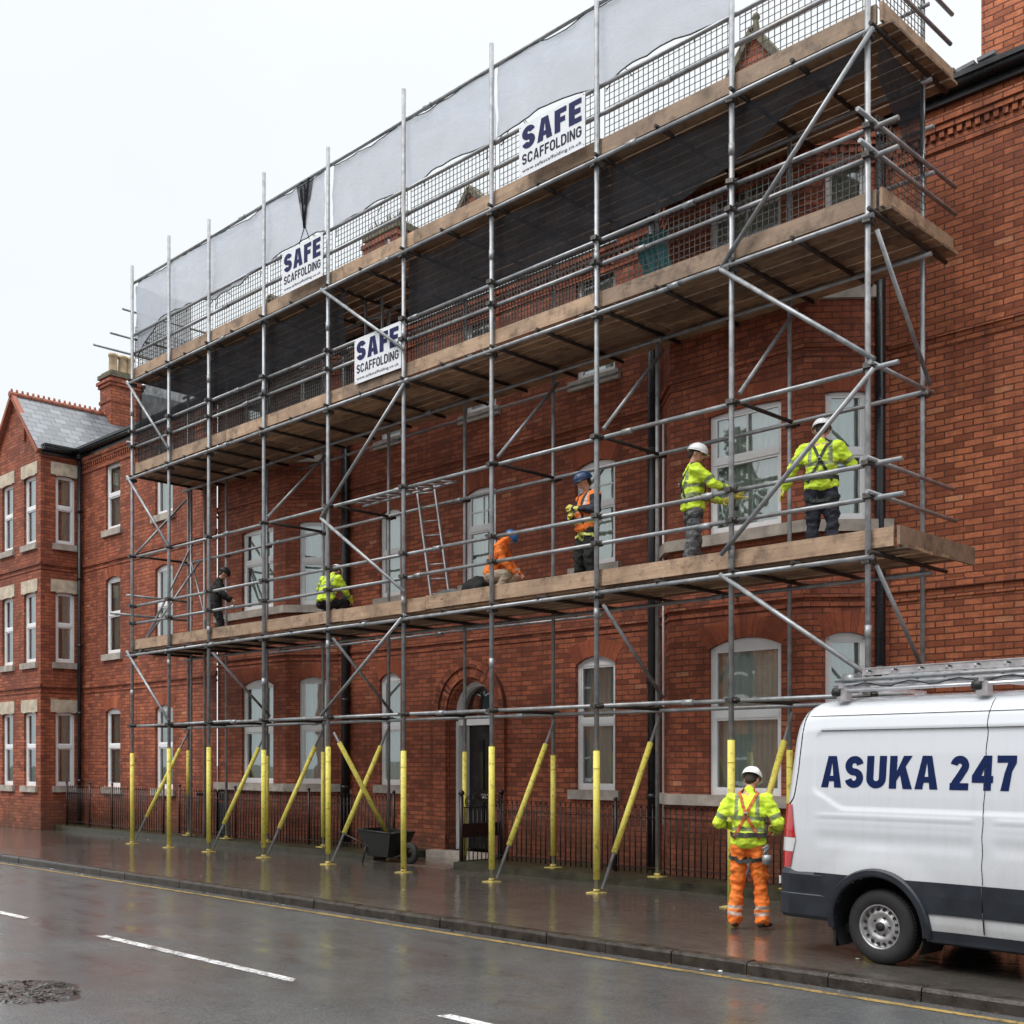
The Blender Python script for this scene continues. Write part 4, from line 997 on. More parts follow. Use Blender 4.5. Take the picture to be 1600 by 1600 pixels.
def block_text(body, x0, x1, z0, z1, P, mat, name, parent, t):
    """heavy grotesque capitals; every letter is made of flat pieces a hair apart in depth"""
    def arc(cx, cy, rx, ry, a0, a1, n=14): return [(cx + rx * math.cos(R(a0 + (a1 - a0) * k / n)), cy + ry * math.sin(R(a0 + (a1 - a0) * k / n))) for k in range(n + 1)]
    def rib(c):
        L, Rr = [], []
        for i, p in enumerate(c):
            a, b = c[max(0, i - 1)], c[min(len(c) - 1, i + 1)]; dx, dy = b[0] - a[0], b[1] - a[1]; l = math.hypot(dx, dy) or 1
            L.append((p[0] - dy / l * t / 2, p[1] + dx / l * t / 2)); Rr.append((p[0] + dy / l * t / 2, p[1] - dx / l * t / 2))
        return (L + Rr[::-1], [])
    h = t / 2; tt = t * .9
    def ring(w):
        r = w / 2 - h; c = w / 2; ry = 1 - 2 * h
        return arc(c, 1 - h - r, r, r, 0, 180) + arc(c, h + r, r, r, 180, 360)
    G = {}
    w = .68; G['A'] = (w, [([(0, 0), (t * 1.05, 0), (w * .5 - .0, .80), (w - t * 1.05, 0), (w, 0), (w * .5 + t * .62, 1), (w * .5 - t * .62, 1)], []), ([(w * .25, .20), (w * .75, .20), (w * .70, .20 + tt * .85), (w * .30, .20 + tt * .85)], [])])
    w = .60; r = w / 2 - h; ry = (1 - t) / 4
    G['S'] = (w, [rib(arc(w / 2, .5 + ry, r, ry, 12, 270 - 8) + arc(w / 2, .5 - ry, r, ry, 90 - 8, -168))])
    w = .62; r = w / 2 - h; G['U'] = (w, [rib([(h, 1), (h, .6)] + arc(w / 2, h + r, r, r, 180, 360) + [(w - h, .6), (w - h, 1)])])
    w = .68; G['K'] = (w, [([(0, 0), (t, 0), (t, 1), (0, 1)], []), ([(t, .50), (t, .24), (t + .001, .24), (w - t * 1.15, 1), (w, 1)][0:0] or [(t, .26), (w - t * 1.05, 1), (w + .01, 1), (t, .52)][0:0] or [(t, .25), (t, .53), (w - t * 1.15, 1), (w, 1)], []), ([(t * 1.35, .54), (w - t * 1.12, 0), (w + .03, 0), (t * 1.35 + t * .75, .72)], [])])
    w = .58; r = w / 2 - h; G['2'] = (w, [rib(arc(w / 2, 1 - h - r, r, r, 172, -22) + [(w * .5, .38), (w * .28, .20), (h * 1.02, .02)]), ([(0, 0), (w, 0), (w, tt), (0, tt)], [])])
    w = .64; G['4'] = (w, [([(w * .56, 0), (w * .56 + t, 0), (w * .56 + t, 1), (w * .56, 1)], []), ([(0, .22), (w, .22), (w, .22 + tt), (0, .22 + tt)], []), ([(0, .22 + tt * .6), (t * 1.15, .22 + tt * .6), (w * .56 + t * .4, .86), (w * .56 + t * .4, 1), (w * .56 - .01, 1), (0, .22 + tt)], [])])
    w = .57; G['7'] = (w, [([(0, 1 - tt), (w, 1 - tt), (w, 1), (0, 1)], []), ([(w * .22, 0), (w * .22 + t * 1.1, 0), (w * .62 + t * .4, .55), (w, 1 - tt), (w - t * 1.1, 1 - tt), (w * .40, .5)], [])])
    w = .54; G['E'] = (w, [([(0, 0), (t, 0), (t, 1), (0, 1)], [])] + [([(t * .5, a), (w - b, a), (w - b, a + tt), (t * .5, a + tt)], []) for a, b in ((0, 0), (.5 - tt / 2, .04), (1 - tt, 0))])
    G['F'] = (.52, [([(0, 0), (t, 0), (t, 1), (0, 1)], [])] + [([(t * .5, a), (.52 - b, a), (.52 - b, a + tt), (t * .5, a + tt)], []) for a, b in ((.5 - tt / 2, .06), (1 - tt, 0))])
    G['L'] = (.50, [([(0, 0), (t, 0), (t, 1), (0, 1)], []), ([(t * .5, 0), (.50, 0), (.50, tt), (t * .5, tt)], [])])
    G['I'] = (t, [([(0, 0), (t, 0), (t, 1), (0, 1)], [])])
    w = .64; G['N'] = (w, [([(0, 0), (t, 0), (t, 1), (0, 1)], []), ([(w - t, 0), (w, 0), (w, 1), (w - t, 1)], []), ([(0, 1), (t, 1), (w, 0), (w - t, 0)], [])])
    r = w / 2 - h; G['O'] = (w, [rib(ring(w) + [(w - h, 1 - h - r), (w - h, 1 - h - r + .001)])])
    G['C'] = (w, [rib(arc(w / 2, 1 - h - r, r, r, 5, 180) + arc(w / 2, h + r, r, r, 180, 355))])
    G['G'] = (w, [rib(arc(w / 2, 1 - h - r, r, r, 5, 180) + arc(w / 2, h + r, r, r, 180, 360) + [(w - h, .5)]), ([(w * .52, .42), (w, .42), (w, .42 + tt), (w * .52, .42 + tt)], [])])
    G['D'] = (w, [([(0, 0), (t, 0), (t, 1), (0, 1)], []), rib([(t * .5, 1 - tt / 2), (w / 2, 1 - tt / 2)] + arc(w / 2, 1 - h - r, r, r, 80, 0) + arc(w / 2, h + r, r, r, 0, -80) + [(w / 2, tt / 2), (t * .5, tt / 2)])])
    gap = .10; tot = sum((G[c][0] if c != ' ' else .3) + gap for c in body) - gap; x = 0; sx = (x1 - x0) / tot; mb = MB()
    for c in body:
        if c == ' ': x += .3 + gap; continue
        wd, pcs = G[c]
        for k, (pts, _) in enumerate(pcs):
            tri = tessellate_polygon([[Vector((a, b, 0)) for a, b in pts]])
            V = [P(x0 + (x + a) * sx, z0 + b * (z1 - z0), k * .0007) for a, b in pts]
            for tr_ in tri: mb.face([V[i] for i in tr_])
        x += wd + gap
    return mb.build(name, mat, parent, world=False)
def sign(x0, x1, z0, z1, label, lines, y=YO - .115, tilt=0):
    s = empty('company_sign', ((x0 + x1) / 2, y, z0), label, 'sign', 'white signs tied to the scaffold')
    W, H = x1 - x0, z1 - z0
    def P(u, v, d=0): return Vector((-W / 2 + u * W, -.004 * math.sin(u * 3) - d, v * H + tilt * (u - .5)))
    mb = MB(); mb.grid(lambda a, b: P(a, b), 10, 6); mb.grid(lambda a, b: P(a, b, -.006), 10, 6)
    o = D.objects.new('board', mb.mesh('board', 'sign_white')); COL.objects.link(o); o.parent = s
    mb = MB()
    for u in (.02, .98):
        for v in (.04, .96): mb.tube(P(u, v, .002), P(u, v, -.05), .008, 6)
    o = D.objects.new('cable_ties', mb.mesh('cable_ties', 'rubber_black')); COL.objects.link(o); o.parent = s
    for body, a, b, c, d, mat, t in lines:
        if t: block_text(body, a, b, c, d, lambda u, v, o=0: P(u, v, .004 + o), mat, 'lettering', s, t)
        else: text_mesh(body, a, b, c, d, lambda u, v: P(u, v, .004), mat, 'lettering', s, .006, 1.05)
LN = [('SAFE', .05, .95, .50, .93, 'navy_letter', .25), ('SCAFFOLDING', .05, .95, .22, .42, 'dark_letter', .17), ('www.safescaffolding.co.uk', .05, .95, .055, .14, 'dark_letter', 0)]
sign(-12.52, -11.17, 10.90, 11.70, 'white SAFE SCAFFOLDING sign on the top lift, the largest and highest of the three', LN)
sign(-18.92, -17.6, 10.90, 11.70, 'white SAFE SCAFFOLDING sign on the top lift, the smallest, left of the other two', LN)
sign(-16.79, -15.48, 8.72, 9.52, 'white SAFE SCAFFOLDING sign on the middle deck, crossed by a diagonal tube', LN, y=YO - .005)

# ---------------- things standing on the decks and the pavement
def ladder(name, p0, p1, side, label, n, r=.022, wid=.36, mat='galvanised'):
    p0, p1, side = Vector(p0), Vector(p1), Vector(side).normalized() * wid / 2; l = empty(name, p0, label, 'ladder')
    for sg in (-1, 1):
        mb = MB(); d = (p1 - p0).normalized(); c = (p0 + p1) / 2 + side * sg; mb.obox(c, d, side.normalized(), d.cross(side.normalized()), (p1 - p0).length, .028, .065); mb.build('stile', mat, l)
    mb = MB()
    for k in range(n):
        c = p0 + (p1 - p0) * ((k + .5) / n); mb.tube(c - side, c + side, .014, 8)
    mb.build('rungs', mat, l); return l
ladder('access_ladder', (-15.35, 13.75, 4.5), (-16.05, 13.95, 6.95), (.9, .35, 0), 'aluminium ladder leaning on the lower deck left of the crouching orange worker', 9)
ladder('access_ladder', (-17.1, 13.6, 8.56), (-17.5, 13.9, 11.0), (.9, .35, 0), 'aluminium ladder on the middle deck behind the crossed lower sign', 9)
mb = MB()                                           # lattice beam lying on the mid-lift transoms
for dy in (0, .35):
    mb.tube((-17.5, 13.3 + dy, 6.75), (-14.9, 13.3 + dy, 6.78), .024, 8)
for k in range(9): mb.tube((-17.4 + k * .3, 13.3, 6.75), (-17.25 + k * .3, 13.65, 6.77), .014, 6)
tag(at_origin(mb.build('lattice_beam', 'galvanised')), 'short steel lattice beam lying on the mid-height tubes near the ladder', 'beam')
# tool bags and buckets near the crouching worker
def blob(name, mat, c, s, label, cat, sd=0, disp=.12):
    mb = MB(); n = 16
    def P(u, v):
        a = u * 2 * math.pi; b = (v - .5) * math.pi; d = Vector((math.cos(b) * math.cos(a), math.cos(b) * math.sin(a), math.sin(b)))
        q = 1 + disp * noise.noise(d * 2 + Vector((sd, 0, 0))) * 2; zz = d.z * s[2] * q
        return (c[0] + d.x * s[0] * q, c[1] + d.y * s[1] * q, c[2] + s[2] * .85 + max(zz, -s[2] * .85))
    mb.grid(P, n * 2, n); return tag(at_origin(mb.build(name, mat)), label, cat)
blob('tool_bag', 'bag_grey', (-14.75, 13.35, 4.49), (.38, .2, .20), 'grey cloth tool bag slumped on the lower deck left of the orange worker', 'bag', 1)
blob('dust_sheet', 'black_cloth', (-14.15, 13.42, 4.49), (.30, .2, .28), 'black heap of cloth on the lower deck beside the tool bag', 'cloth', 5, .2)
mb = MB(); mb.box(-12.45, -12.05, 13.15, 13.35, 4.72, 4.745); mb.box(-12.40, -12.36, 13.2, 13.3, 4.49, 4.72); mb.box(-12.14, -12.1, 13.2, 13.3, 4.49, 4.72)
tag(at_origin(mb.build('hop_up', 'board_wood')), 'small timber hop-up on the lower deck beside the orange vest worker', 'step')
# wheelbarrow upended at the railing end
wb = empty('wheelbarrow', (-17.15, 13.95, 0.0), 'black wheelbarrow parked against the railings left of the entrance path', 'wheelbarrow', rz=R(0))
mb = MB()
T = [(-.55, -.30, .62), (.45, -.30, .58), (.45, .30, .58), (-.55, .30, .62)]; Bq = [(-.35, -.2, .12), (.25, -.2, .12), (.25, .2, .12), (-.35, .2, .12)]
for k in range(4):
    k2 = (k + 1) % 4; mb.face([Bq[k], Bq[k2], T[k2], T[k]]); a = [Vector(p) * .96 + Vector((0, 0, .02)) for p in (Bq[k], Bq[k2], T[k2], T[k])]; mb.face(a)
mb.face(Bq[::-1]); mb.face([Vector(p) + Vector((0, 0, .02)) for p in Bq])
mb.path([T[0], T[1], T[2], T[3], T[0]], .018, 6); o = mb.build('tub', 'bin_black', wb, world=False)
mb = MB(); mb.lathe([(.10, -.04), (.19, -.045), (.21, 0), (.19, .045), (.10, .04), (.10, -.04)], (.66, 0, .21), 20, 'y'); mb.build('wheel', 'tyre', wb, world=False)
mb = MB()
for sy in (-1, 1): mb.path([(.66, .07 * sy, .21), (.3, .16 * sy, .1), (-.4, .24 * sy, .34), (-1.15, .28 * sy, .56)], .017, 8); mb.path([(-.35, .24 * sy, .3), (-.42, .26 * sy, .0)], .015, 6)
mb.build('frame', 'black_iron', wb, world=False)
# bin and planter behind the railings on the left
bn = empty('wheelie_bin', (-25.2, 15.1, .13), 'black wheelie bin behind the railings in the shaded corner left of the bay', 'bin')
mb = MB()
def tap(mb, z0, z1, a0, b0, a1, b1):
    q0 = [(-a0, -b0, z0), (a0, -b0, z0), (a0, b0, z0), (-a0, b0, z0)]; q1 = [(-a1, -b1, z1), (a1, -b1, z1), (a1, b1, z1), (-a1, b1, z1)]
    for k in range(4): mb.face([q0[k], q0[(k + 1) % 4], q1[(k + 1) % 4], q1[k]])
    mb.face(q0[::-1]); mb.face(q1)
tap(mb, .04, .98, .22, .25, .28, .33); tap(mb, .93, 1.0, .3, .35, .3, .35); mb.build('body', 'bin_black', bn, world=False)
mb = MB(); tap(mb, 1.002, 1.05, .3, .36, .26, .3); mb.tube((-.28, .38, .98), (.28, .38, .98), .02, 8); mb.build('lid', 'bin_black', bn, world=False)
for sx in (-1, 1): mb = MB(); mb.lathe([(0, -.03), (.1, -.03), (.11, 0), (.1, .03), (0, .03)], (.25 * sx, .3, .11), 14, 'x'); mb.build('wheel', 'tyre', bn, world=False)
blob('rubbish_sack', 'bin_black', (-24.3, 14.95, .9), (.3, .22, .22), 'black rubbish sack heaped above the railings beside the wheelie bin', 'sack', 9, .15)
mb = MB(); mb.box(-24.6, -24.05, 14.78, 15.25, .13, .93); tag(at_origin(mb.build('meter_box', 'black_pipe')), 'black box cabinet behind the railings below the rubbish sack', 'cabinet')
# ================================================================ van
VA = R(-4.2)
dv = Vector((math.cos(VA), math.sin(VA), 0)); nv = Vector((-math.sin(VA), math.cos(VA), 0))
vloc = Vector((-5.15, 10.25, 0)) - dv * .14 + nv * .99
VN = empty('delivery_van', vloc, 'white high-roof van with ASUKA 247 lettering and black side trim on the wet pavement', 'van', rz=VA)
BZ = [(.30, .93), (.45, .965), (.70, .985), (.95, .99), (1.25, .985), (1.6, .965), (2.0, .925), (2.25, .89), (2.38, .85), (2.46, .79), (2.52, .70), (2.56, .55), (2.585, .3), (2.595, 0)]
def lerp_tab(T, z):
    if z <= T[0][0]: return T[0][1]
    for (a, b), (c, d) in zip(T[:-1], T[1:]):
        if z <= c: return b + (d - b) * (z - a) / (c - a)
    return T[-1][1]
HT = [(-1.05, 2.30), (-1.03, 2.42), (-1.0, 2.48), (-.94, 2.54), (-.84, 2.58), (-.65, 2.595), (-.4, 2.6), (2.2, 2.6), (2.5, 2.53), (2.8, 2.28), (3.3, 1.72), (3.55, 1.40), (3.75, 1.28), (4.05, 1.16), (4.2, 1.02), (4.27, .8), (4.3, .6)]
def sst(a, b, x): t = max(0, min(1, (x - a) / (b - a))); return t * t * (3 - 2 * t)
def rr_sdf(s, z, s0, s1, z0, z1, r):
    cx, cz, hx, hz = (s0 + s1) / 2, (z0 + z1) / 2, (s1 - s0) / 2 - r, (z1 - z0) / 2 - r
    qx, qz = abs(s - cx) - hx, abs(z - cz) - hz
    return math.hypot(max(qx, 0), max(qz, 0)) + min(max(qx, qz), 0) - r
def relief(s, z):
    """pressed shapes of the side: recessed panel, crease lines, wheel-arch swell, door gaps"""
    d = 0
    zb = 1.62 - .16 * sst(-.75, -.35, s)
    q = rr_sdf(s, z, -.74, 2.2, zb, 2.235, .07); d -= .014 * (1 - sst(-.016, .004, q))
    # crease ridges
    m_ = sst(-.75, -.6, s) * (1 - sst(.90, .98, s)) + sst(1.08, 1.2, s) * (1 - sst(2.2, 2.3, s))
    for zc, a, w_ in ((1.40 - .0 * s, .009, .014), (1.335, .003, .012)): d += a * m_ * math.exp(-((z - zc) / w_) ** 2)
    d -= .010 * m_ * (1 - sst(.0, .11, abs(z - 1.17)))          # hollow band
    for wc in (0, 3.3):
        r = math.hypot(s - wc, (z - .37) * 1.0); d += .028 * (1 - sst(.48, .80, r))
    return d
WR = .37
def half(s, z):
    """half width of the van at station s, height z"""
    H = lerp_tab(HT, s); zz = z if z < 1.0 else 1.0 + (z - 1.0) * (2.595 - 1.0) / max(.05, (H - 1.0)) if H > 1.02 else z
    b = lerp_tab(BZ, zz)
    if s < -.85: b *= 1 - .10 * ((-.85 - s) / .22) ** 2.2
    if s > 3.3: b *= 1 - .16 * ((s - 3.3) / 1.0) ** 2
    return b
st_ = [-1.05, -1.04, -1.02, -1.0, -.975, -.95, -.92, -.89]
s = -.86
while s < 2.35: st_.append(s); s += .022
while s < 4.28: st_.append(s); s += .06
st_.append(4.3)
mb = MB(); mb.smooth = True
zl = [.30 + (2.36 - .30) * k / 94 for k in range(95)] + [2.40, 2.44, 2.475, 2.505, 2.53, 2.55, 2.57, 2.58, 2.59, 2.595]
rows = []
for s in st_:
    H = lerp_tab(HT, s); row = []
    for z in zl:
        zz = z if z <= 1.0 else 1.0 + (z - 1.0) * (max(H, 1.001) - 1.0) / 1.595
        if H < 1.0: zz = min(z, H)
        if s < -.45: zz = max(zz, .40)
        b = lerp_tab(BZ, z)
        if s < -.85: b *= 1 - .09 * ((-.85 - s) / .2) ** 2.2
        if s > 3.3: b *= 1 - .16 * ((s - 3.3) / 1.0) ** 2
        if z < 2.36: b += relief(s, z) if -.9 < s < 3.9 else 0
        lean = -.075 * (1 - sst(.8, 2.5, z)) * (1 - sst(-1.05, -.8, s))     # tail leans out at the bottom
        row.append((s + lean, b, zz))
    rows.append(row)
nz_ = len(zl); i0 = 0
for sgn in (-1, 1):
    base = len(mb.v)
    for row in rows:
        for (a, b, c) in row: mb.v.append((a, sgn * b, c))
    for i in range(len(rows) - 1):
        for j in range(nz_ - 1):
            q = (base + i * nz_ + j, base + (i + 1) * nz_ + j, base + (i + 1) * nz_ + j + 1, base + i * nz_ + j + 1)
            sc_ = (rows[i][j][0] + rows[i + 1][j][0]) / 2; zc_ = (rows[i][j][2] + rows[i][j + 1][2]) / 2
            if min(math.hypot(sc_, zc_ - .37), math.hypot(sc_ - 3.3, zc_ - .37)) < .475: continue
            mb.f.append(q if sgn < 0 else q[::-1]); mb.uv.append([(0, 0)] * 4); mb.mi.append(0); mb.sm.append(True)
r0 = rows[0]
for j in range(nz_ - 1):
    (a, b, c), (a2, b2, c2) = r0[j], r0[j + 1]; mb.face([(a, b, c), (a, -b, c), (a2, -b2, c2), (a2, b2, c2)])
r0 = rows[-1]
for j in range(nz_ - 1):
    (a, b, c), (a2, b2, c2) = r0[j], r0[j + 1]
    if c2 > c: mb.face([(a, -b, c), (a, b, c), (a2, b2, c2), (a2, -b2, c2)])
body = mb.build('body', 'van_paint', VN, world=False)
bm_ = __import__('bmesh').new(); bm_.from_mesh(body.data); __import__('bmesh').ops.remove_doubles(bm_, verts=bm_.verts, dist=.0004)
__import__('bmesh').ops.recalc_face_normals(bm_, faces=bm_.faces); bm_.to_mesh(body.data); bm_.free()
def side_pt(s, z, off, sgn=-1):
    lean = -.075 * (1 - sst(.8, 2.5, z)) * (1 - sst(-1.05, -.8, s))
    return Vector((s + lean, sgn * (half(s, z) + (relief(s, z) if -.9 < s < 3.9 and z < 2.36 else 0) + off), z))
def side_patch(name, mat, s0, s1, z0, z1, off, parent, skip=None, sgn=-1, thick=.02, step=.03, zt=None, zb=None):
    mb = MB(); ns, nz2 = max(2, int((s1 - s0) / step)), max(2, int((z1 - z0) / .03))
    def PT(a, b, o_):
        s = s0 + (s1 - s0) * a; lo = zb(s) if zb else z0; hi = zt(s) if zt else z1; return side_pt(s, lo + (hi - lo) * b, o_, sgn)
    for a in range(ns):
        for b in range(nz2):
            c = PT((a + .5) / ns, (b + .5) / nz2, 0)
            if skip and skip(c.x, c.z): continue
            mb.smooth = True
            mb.face([PT(a / ns, b / nz2, off), PT((a + 1) / ns, b / nz2, off), PT((a + 1) / ns, (b + 1) / nz2, off), PT(a / ns, (b + 1) / nz2, off)])
    mb.smooth = False
    for a in range(ns):
        for b in (0, 1):
            c = PT((a + .5) / ns, b, 0)
            if skip and skip(c.x, c.z): continue
            mb.face([PT(a / ns, b, off), PT((a + 1) / ns, b, off), PT((a + 1) / ns, b, off - thick), PT(a / ns, b, off - thick)])
    return mb.build(name, mat, parent, world=False)
inarch = lambda s, z: min(math.hypot(s, z - .37), math.hypot(s - 3.3, z - .37)) < .49
for sg in (-1, 1):
    side_patch('side_trim', 'van_trim', -.7, 4.0, .54, .83, .014, VN, inarch, sg)
    side_patch('sill_trim', 'van_trim', .4, 2.9, .28, .385, .012, VN, inarch, sg)
# rear bumper wraps the corner
mb = MB(); prof = [(-1.0, .36), (-1.15, .37), (-1.17, .42), (-1.17, .80), (-1.14, .845), (-1.03, .85)]
mb.smooth = True
def bump_pt(k, t):                                  # t 0..1 round from near side to far side
    pass
path = [(-.50, -1.008), (-.80, -1.008), (-1.0, -1.0), (-1.10, -.975), (-1.155, -.92), (-1.175, -.82), (-1.18, 0), (-1.175, .82), (-1.155, .92), (-1.10, .975), (-1.0, 1.0), (-.80, 1.008), (-.50, 1.008)]
zs_ = [(.36, .03), (.40, .0), (.60, 0.0), (.61, .008), (.80, .004), (.845, .03), (.85, .06)]
def bpt(i, j):
    x, y = path[i]; z, ins = zs_[j]; c = Vector((-.4, 0, 0)); d = Vector((x, y, 0)); n_ = Vector((1 if x < -1.1 else 0, -1 if y > .9 else (1 if y < -.9 else 0), 0)); 
    if n_.length: n_.normalize()
    if j == 0 or j == 1: z = z + .0
    return d + n_ * ins + Vector((0, 0, z))
for i in range(len(path) - 1):
    for j in range(len(zs_) - 1): mb.face([bpt(i, j), bpt(i + 1, j), bpt(i + 1, j + 1), bpt(i, j + 1)])
bp = mb.build('rear_bumper', 'van_trim', VN, world=False)
mb = MB(); mb.box(-1.184, -1.176, -.55, -.45, .66, .74)
mb.build('reflector', 'red_lens', bp, world=False)
mb = MB(); mb.box(-1.168, -1.145, -.93, -.89, .68, .76); mb.build('reflector', 'clear_lens', bp, world=False)
# wheel arches
for wc in (0, 3.3):
    for sg in (-1, 1):
        mb = MB(); n = 36; a0, a1 = -.12, math.pi + .12; mb.smooth = True
        ring = [(.468, -.02), (.468, .030), (.485, .042), (.53, .040), (.545, .02), (.548, -.01)]
        def rp(k, j):
            t = a0 + (a1 - a0) * k / n; r, o_ = ring[j]; s, z = wc + r * math.cos(t), .37 + r * math.sin(t)
            return Vector((s, sg * (lerp_tab(BZ, min(z, 1.0)) + .033 + o_), z))
        for k in range(n):
            for j in range(len(ring) - 1): mb.face([rp(k, j), rp(k + 1, j), rp(k + 1, j + 1), rp(k, j + 1)])
        mb.build('wheel_arch', 'van_trim', VN, world=False)
        mb = MB(); mb.lathe([(.476, 0), (.476, -sg * .42), (.0, -sg * .42)], (wc, sg * .985, .37), 30, 'y', -.5, math.pi + .5); mb.build('arch_liner', 'rubber_black', VN, world=False)
        # wheel
        yo = sg * .965; s_ = -sg
        mb = MB(); mb.lathe([(.205, yo + s_ * .02), (.215, yo + s_ * .002), (.30, yo), (.335, yo + s_ * .015), (.353, yo + s_ * .04), (.355, yo + s_ * .19), (.335, yo + s_ * .215), (.21, yo + s_ * .21)], (wc, 0, .358), 48, 'y')
        for k in range(60):
            t = 2 * math.pi * k / 60; c = Vector((wc + .3545 * math.cos(t), yo + s_ * .115, .358 + .3545 * math.sin(t)))
            mb.obox(c, Vector((math.cos(t), 0, math.sin(t))), Vector((0, 1, 0)), Vector((-math.sin(t), 0, math.cos(t))), .01, .13, .022)
        wh = mb.build('wheel', 'tyre', VN, world=False)
        mb = MB(); mb.lathe([(.214, yo + s_ * .004), (.206, yo + s_ * .001), (.198, yo + s_ * .012), (.190, yo + s_ * .05), (.178, yo + s_ * .055), (.150, yo + s_ * .035), (.118, yo + s_ * .028), (.098, yo + s_ * .05), (.070, yo + s_ * .052), (.064, yo + s_ * .03), (.0, yo + s_ * .028)], (wc, 0, .358), 48, 'y')
        mb.build('rim', 'rim_steel', wh, world=False)
        mb = MB()
        for k in range(16):
            t = 2 * math.pi * (k + .5) / 16; c = Vector((wc + .166 * math.cos(t), yo + s_ * .040, .358 + .166 * math.sin(t)))
            mb.obox(c, Vector((math.cos(t), 0, math.sin(t))), Vector((0, 1, 0)), Vector((-math.sin(t), 0, math.cos(t))), .026, .022, .026)
        for k in range(5):
            t = 2 * math.pi * k / 5; mb.tube((wc + .085 * math.cos(t), yo + s_ * .03, .358 + .085 * math.sin(t)), (wc + .085 * math.cos(t), yo + s_ * .052, .358 + .085 * math.sin(t)), .009, 6)
        mb.lathe([(.045, yo + s_ * .03), (.043, yo + s_ * .012), (.0, yo + s_ * .01)], (wc, 0, .358), 20, 'y')
        mb.build('hub', 'rubber_black', wh, world=False)
# mud flap
mb = MB(); mb.box(-.50, -.47, -.97, -.70, .12, .45); mb.build('mud_flap', 'rubber_black', VN, world=False)
# tail lights
for sg in (-1, 1):
    for z0, z1, mt in ((.86, 1.02, 'red_lens'), (1.022, 1.16, 'clear_lens'), (1.162, 1.50, 'red_lens')):
        mb = MB(); n = 8
        def tl(a, b, o_=.012):
            z = z0 + (z1 - z0) * b; x1 = -.90 - .05 * abs((z - 1.15) / .3); s = -1.045 + (x1 + 1.045) * a
            p = side_pt(s, z, o_, sg); return p
        mb.grid(lambda a, b: tl(a, b), 8, 8); 
        mb.grid(lambda a, b: (tl(0, b).x - .004, tl(0, b).y * (1 - .12 * a), tl(0, b).z), 4, 6)
        mb.build('tail_light', mt, VN, world=False)
# door gaps and roof seam: thin dark rubber lines lying in the joints
def seam(pts, r=.0055, name='panel_gap', mat='rubber_black', off=.001):
    mb = MB(); mb.path([side_pt(s, z, off) for s, z in pts], r, 6); return mb.build(name, mat, VN, world=False)
seam([(-.90 + .0 * k, 2.5 - k * .045) for k in range(0, 4)] + [(-.905 - .0012 * k, 2.35 - .05 * k) for k in range(0, 11)] + [(-.925, 1.75), (-.94, 1.6), (-.955, 1.55), (-1.0, 1.50)])
seam([(1.03 + (.004 * math.sin(k)), 2.5 - k * .0415) for k in range(41)], .0038); seam([(1.03, .83), (1.035, .6), (1.04, .4)], off=.016)
seam([(2.25, 2.3), (2.25, 1.8), (2.25, 1.4), (2.25, .85)]); seam([(3.0, 1.5), (3.0, 1.3), (2.98, 1.05)])
seam([(-.93 + .1 * k, 2.385) for k in range(31)], .003)
seam([(-.69 + .08 * k, 2.237) for k in range(36)], .0035)
# cab glass, windscreen, lights
for sg in (-1, 1):
    side_patch('side_window', 'dark_glass', 2.32, 2.98, 1.50, 1.98, .006, VN, None, sg, zt=lambda s: min(2.02, lerp_tab(HT, s) - .20))
    mb = MB(); mb.grid(lambda a, b: side_pt(3.75 + .33 * a, .88 + .24 * b, .01, sg), 8, 5); mb.build('headlight', 'clear_lens', VN, world=False)
    mb = MB(); mb.box(2.86, 3.06, sg * 1.02 - .02, sg * 1.18 + .02, 1.45, 1.80) if sg > 0 else mb.box(2.86, 3.06, -1.20, -1.0, 1.45, 1.80); mb.build('door_mirror', 'van_trim', VN, world=False)
mb = MB(); mb.grid(lambda a, b: (2.55 + (3.42 - 2.55) * a, (-1 + 2 * b) * (.70 + .16 * a), lerp_tab(HT, 2.55 + (3.42 - 2.55) * a) + .012 - .03 * (2 * b - 1) ** 2), 10, 8); mb.build('windscreen', 'dark_glass', VN, world=False)
mb = MB(); mb.box(4.26, 4.34, -.8, .8, .35, .62); mb.build('front_bumper', 'van_trim', VN, world=False)
mb = MB(); mb.box(4.28, 4.33, -.5, .5, .68, .95); mb.build('grille', 'rubber_black', VN, world=False)
mb = MB(); mb.box(-1.13, -1.06, .03, .10, 1.15, 1.42); mb.build('rear_door_handle', 'rubber_black', VN, world=False)
mb = MB(); mb.box(-.62, 4.1, -.80, .80, .24, .33); mb.build('chassis', 'rubber_black', VN, world=False)
# lettering
block_text('ASUKA', -.655, .585, 1.675, 1.985, lambda u, v, o=0: side_pt(u, v, .0035 + o), 'van_letter', 'lettering', VN, .225)
block_text('247', .70, 1.31, 1.675, 1.985, lambda u, v, o=0: side_pt(u, v, .0035 + o), 'van_letter', 'lettering', VN, .225)
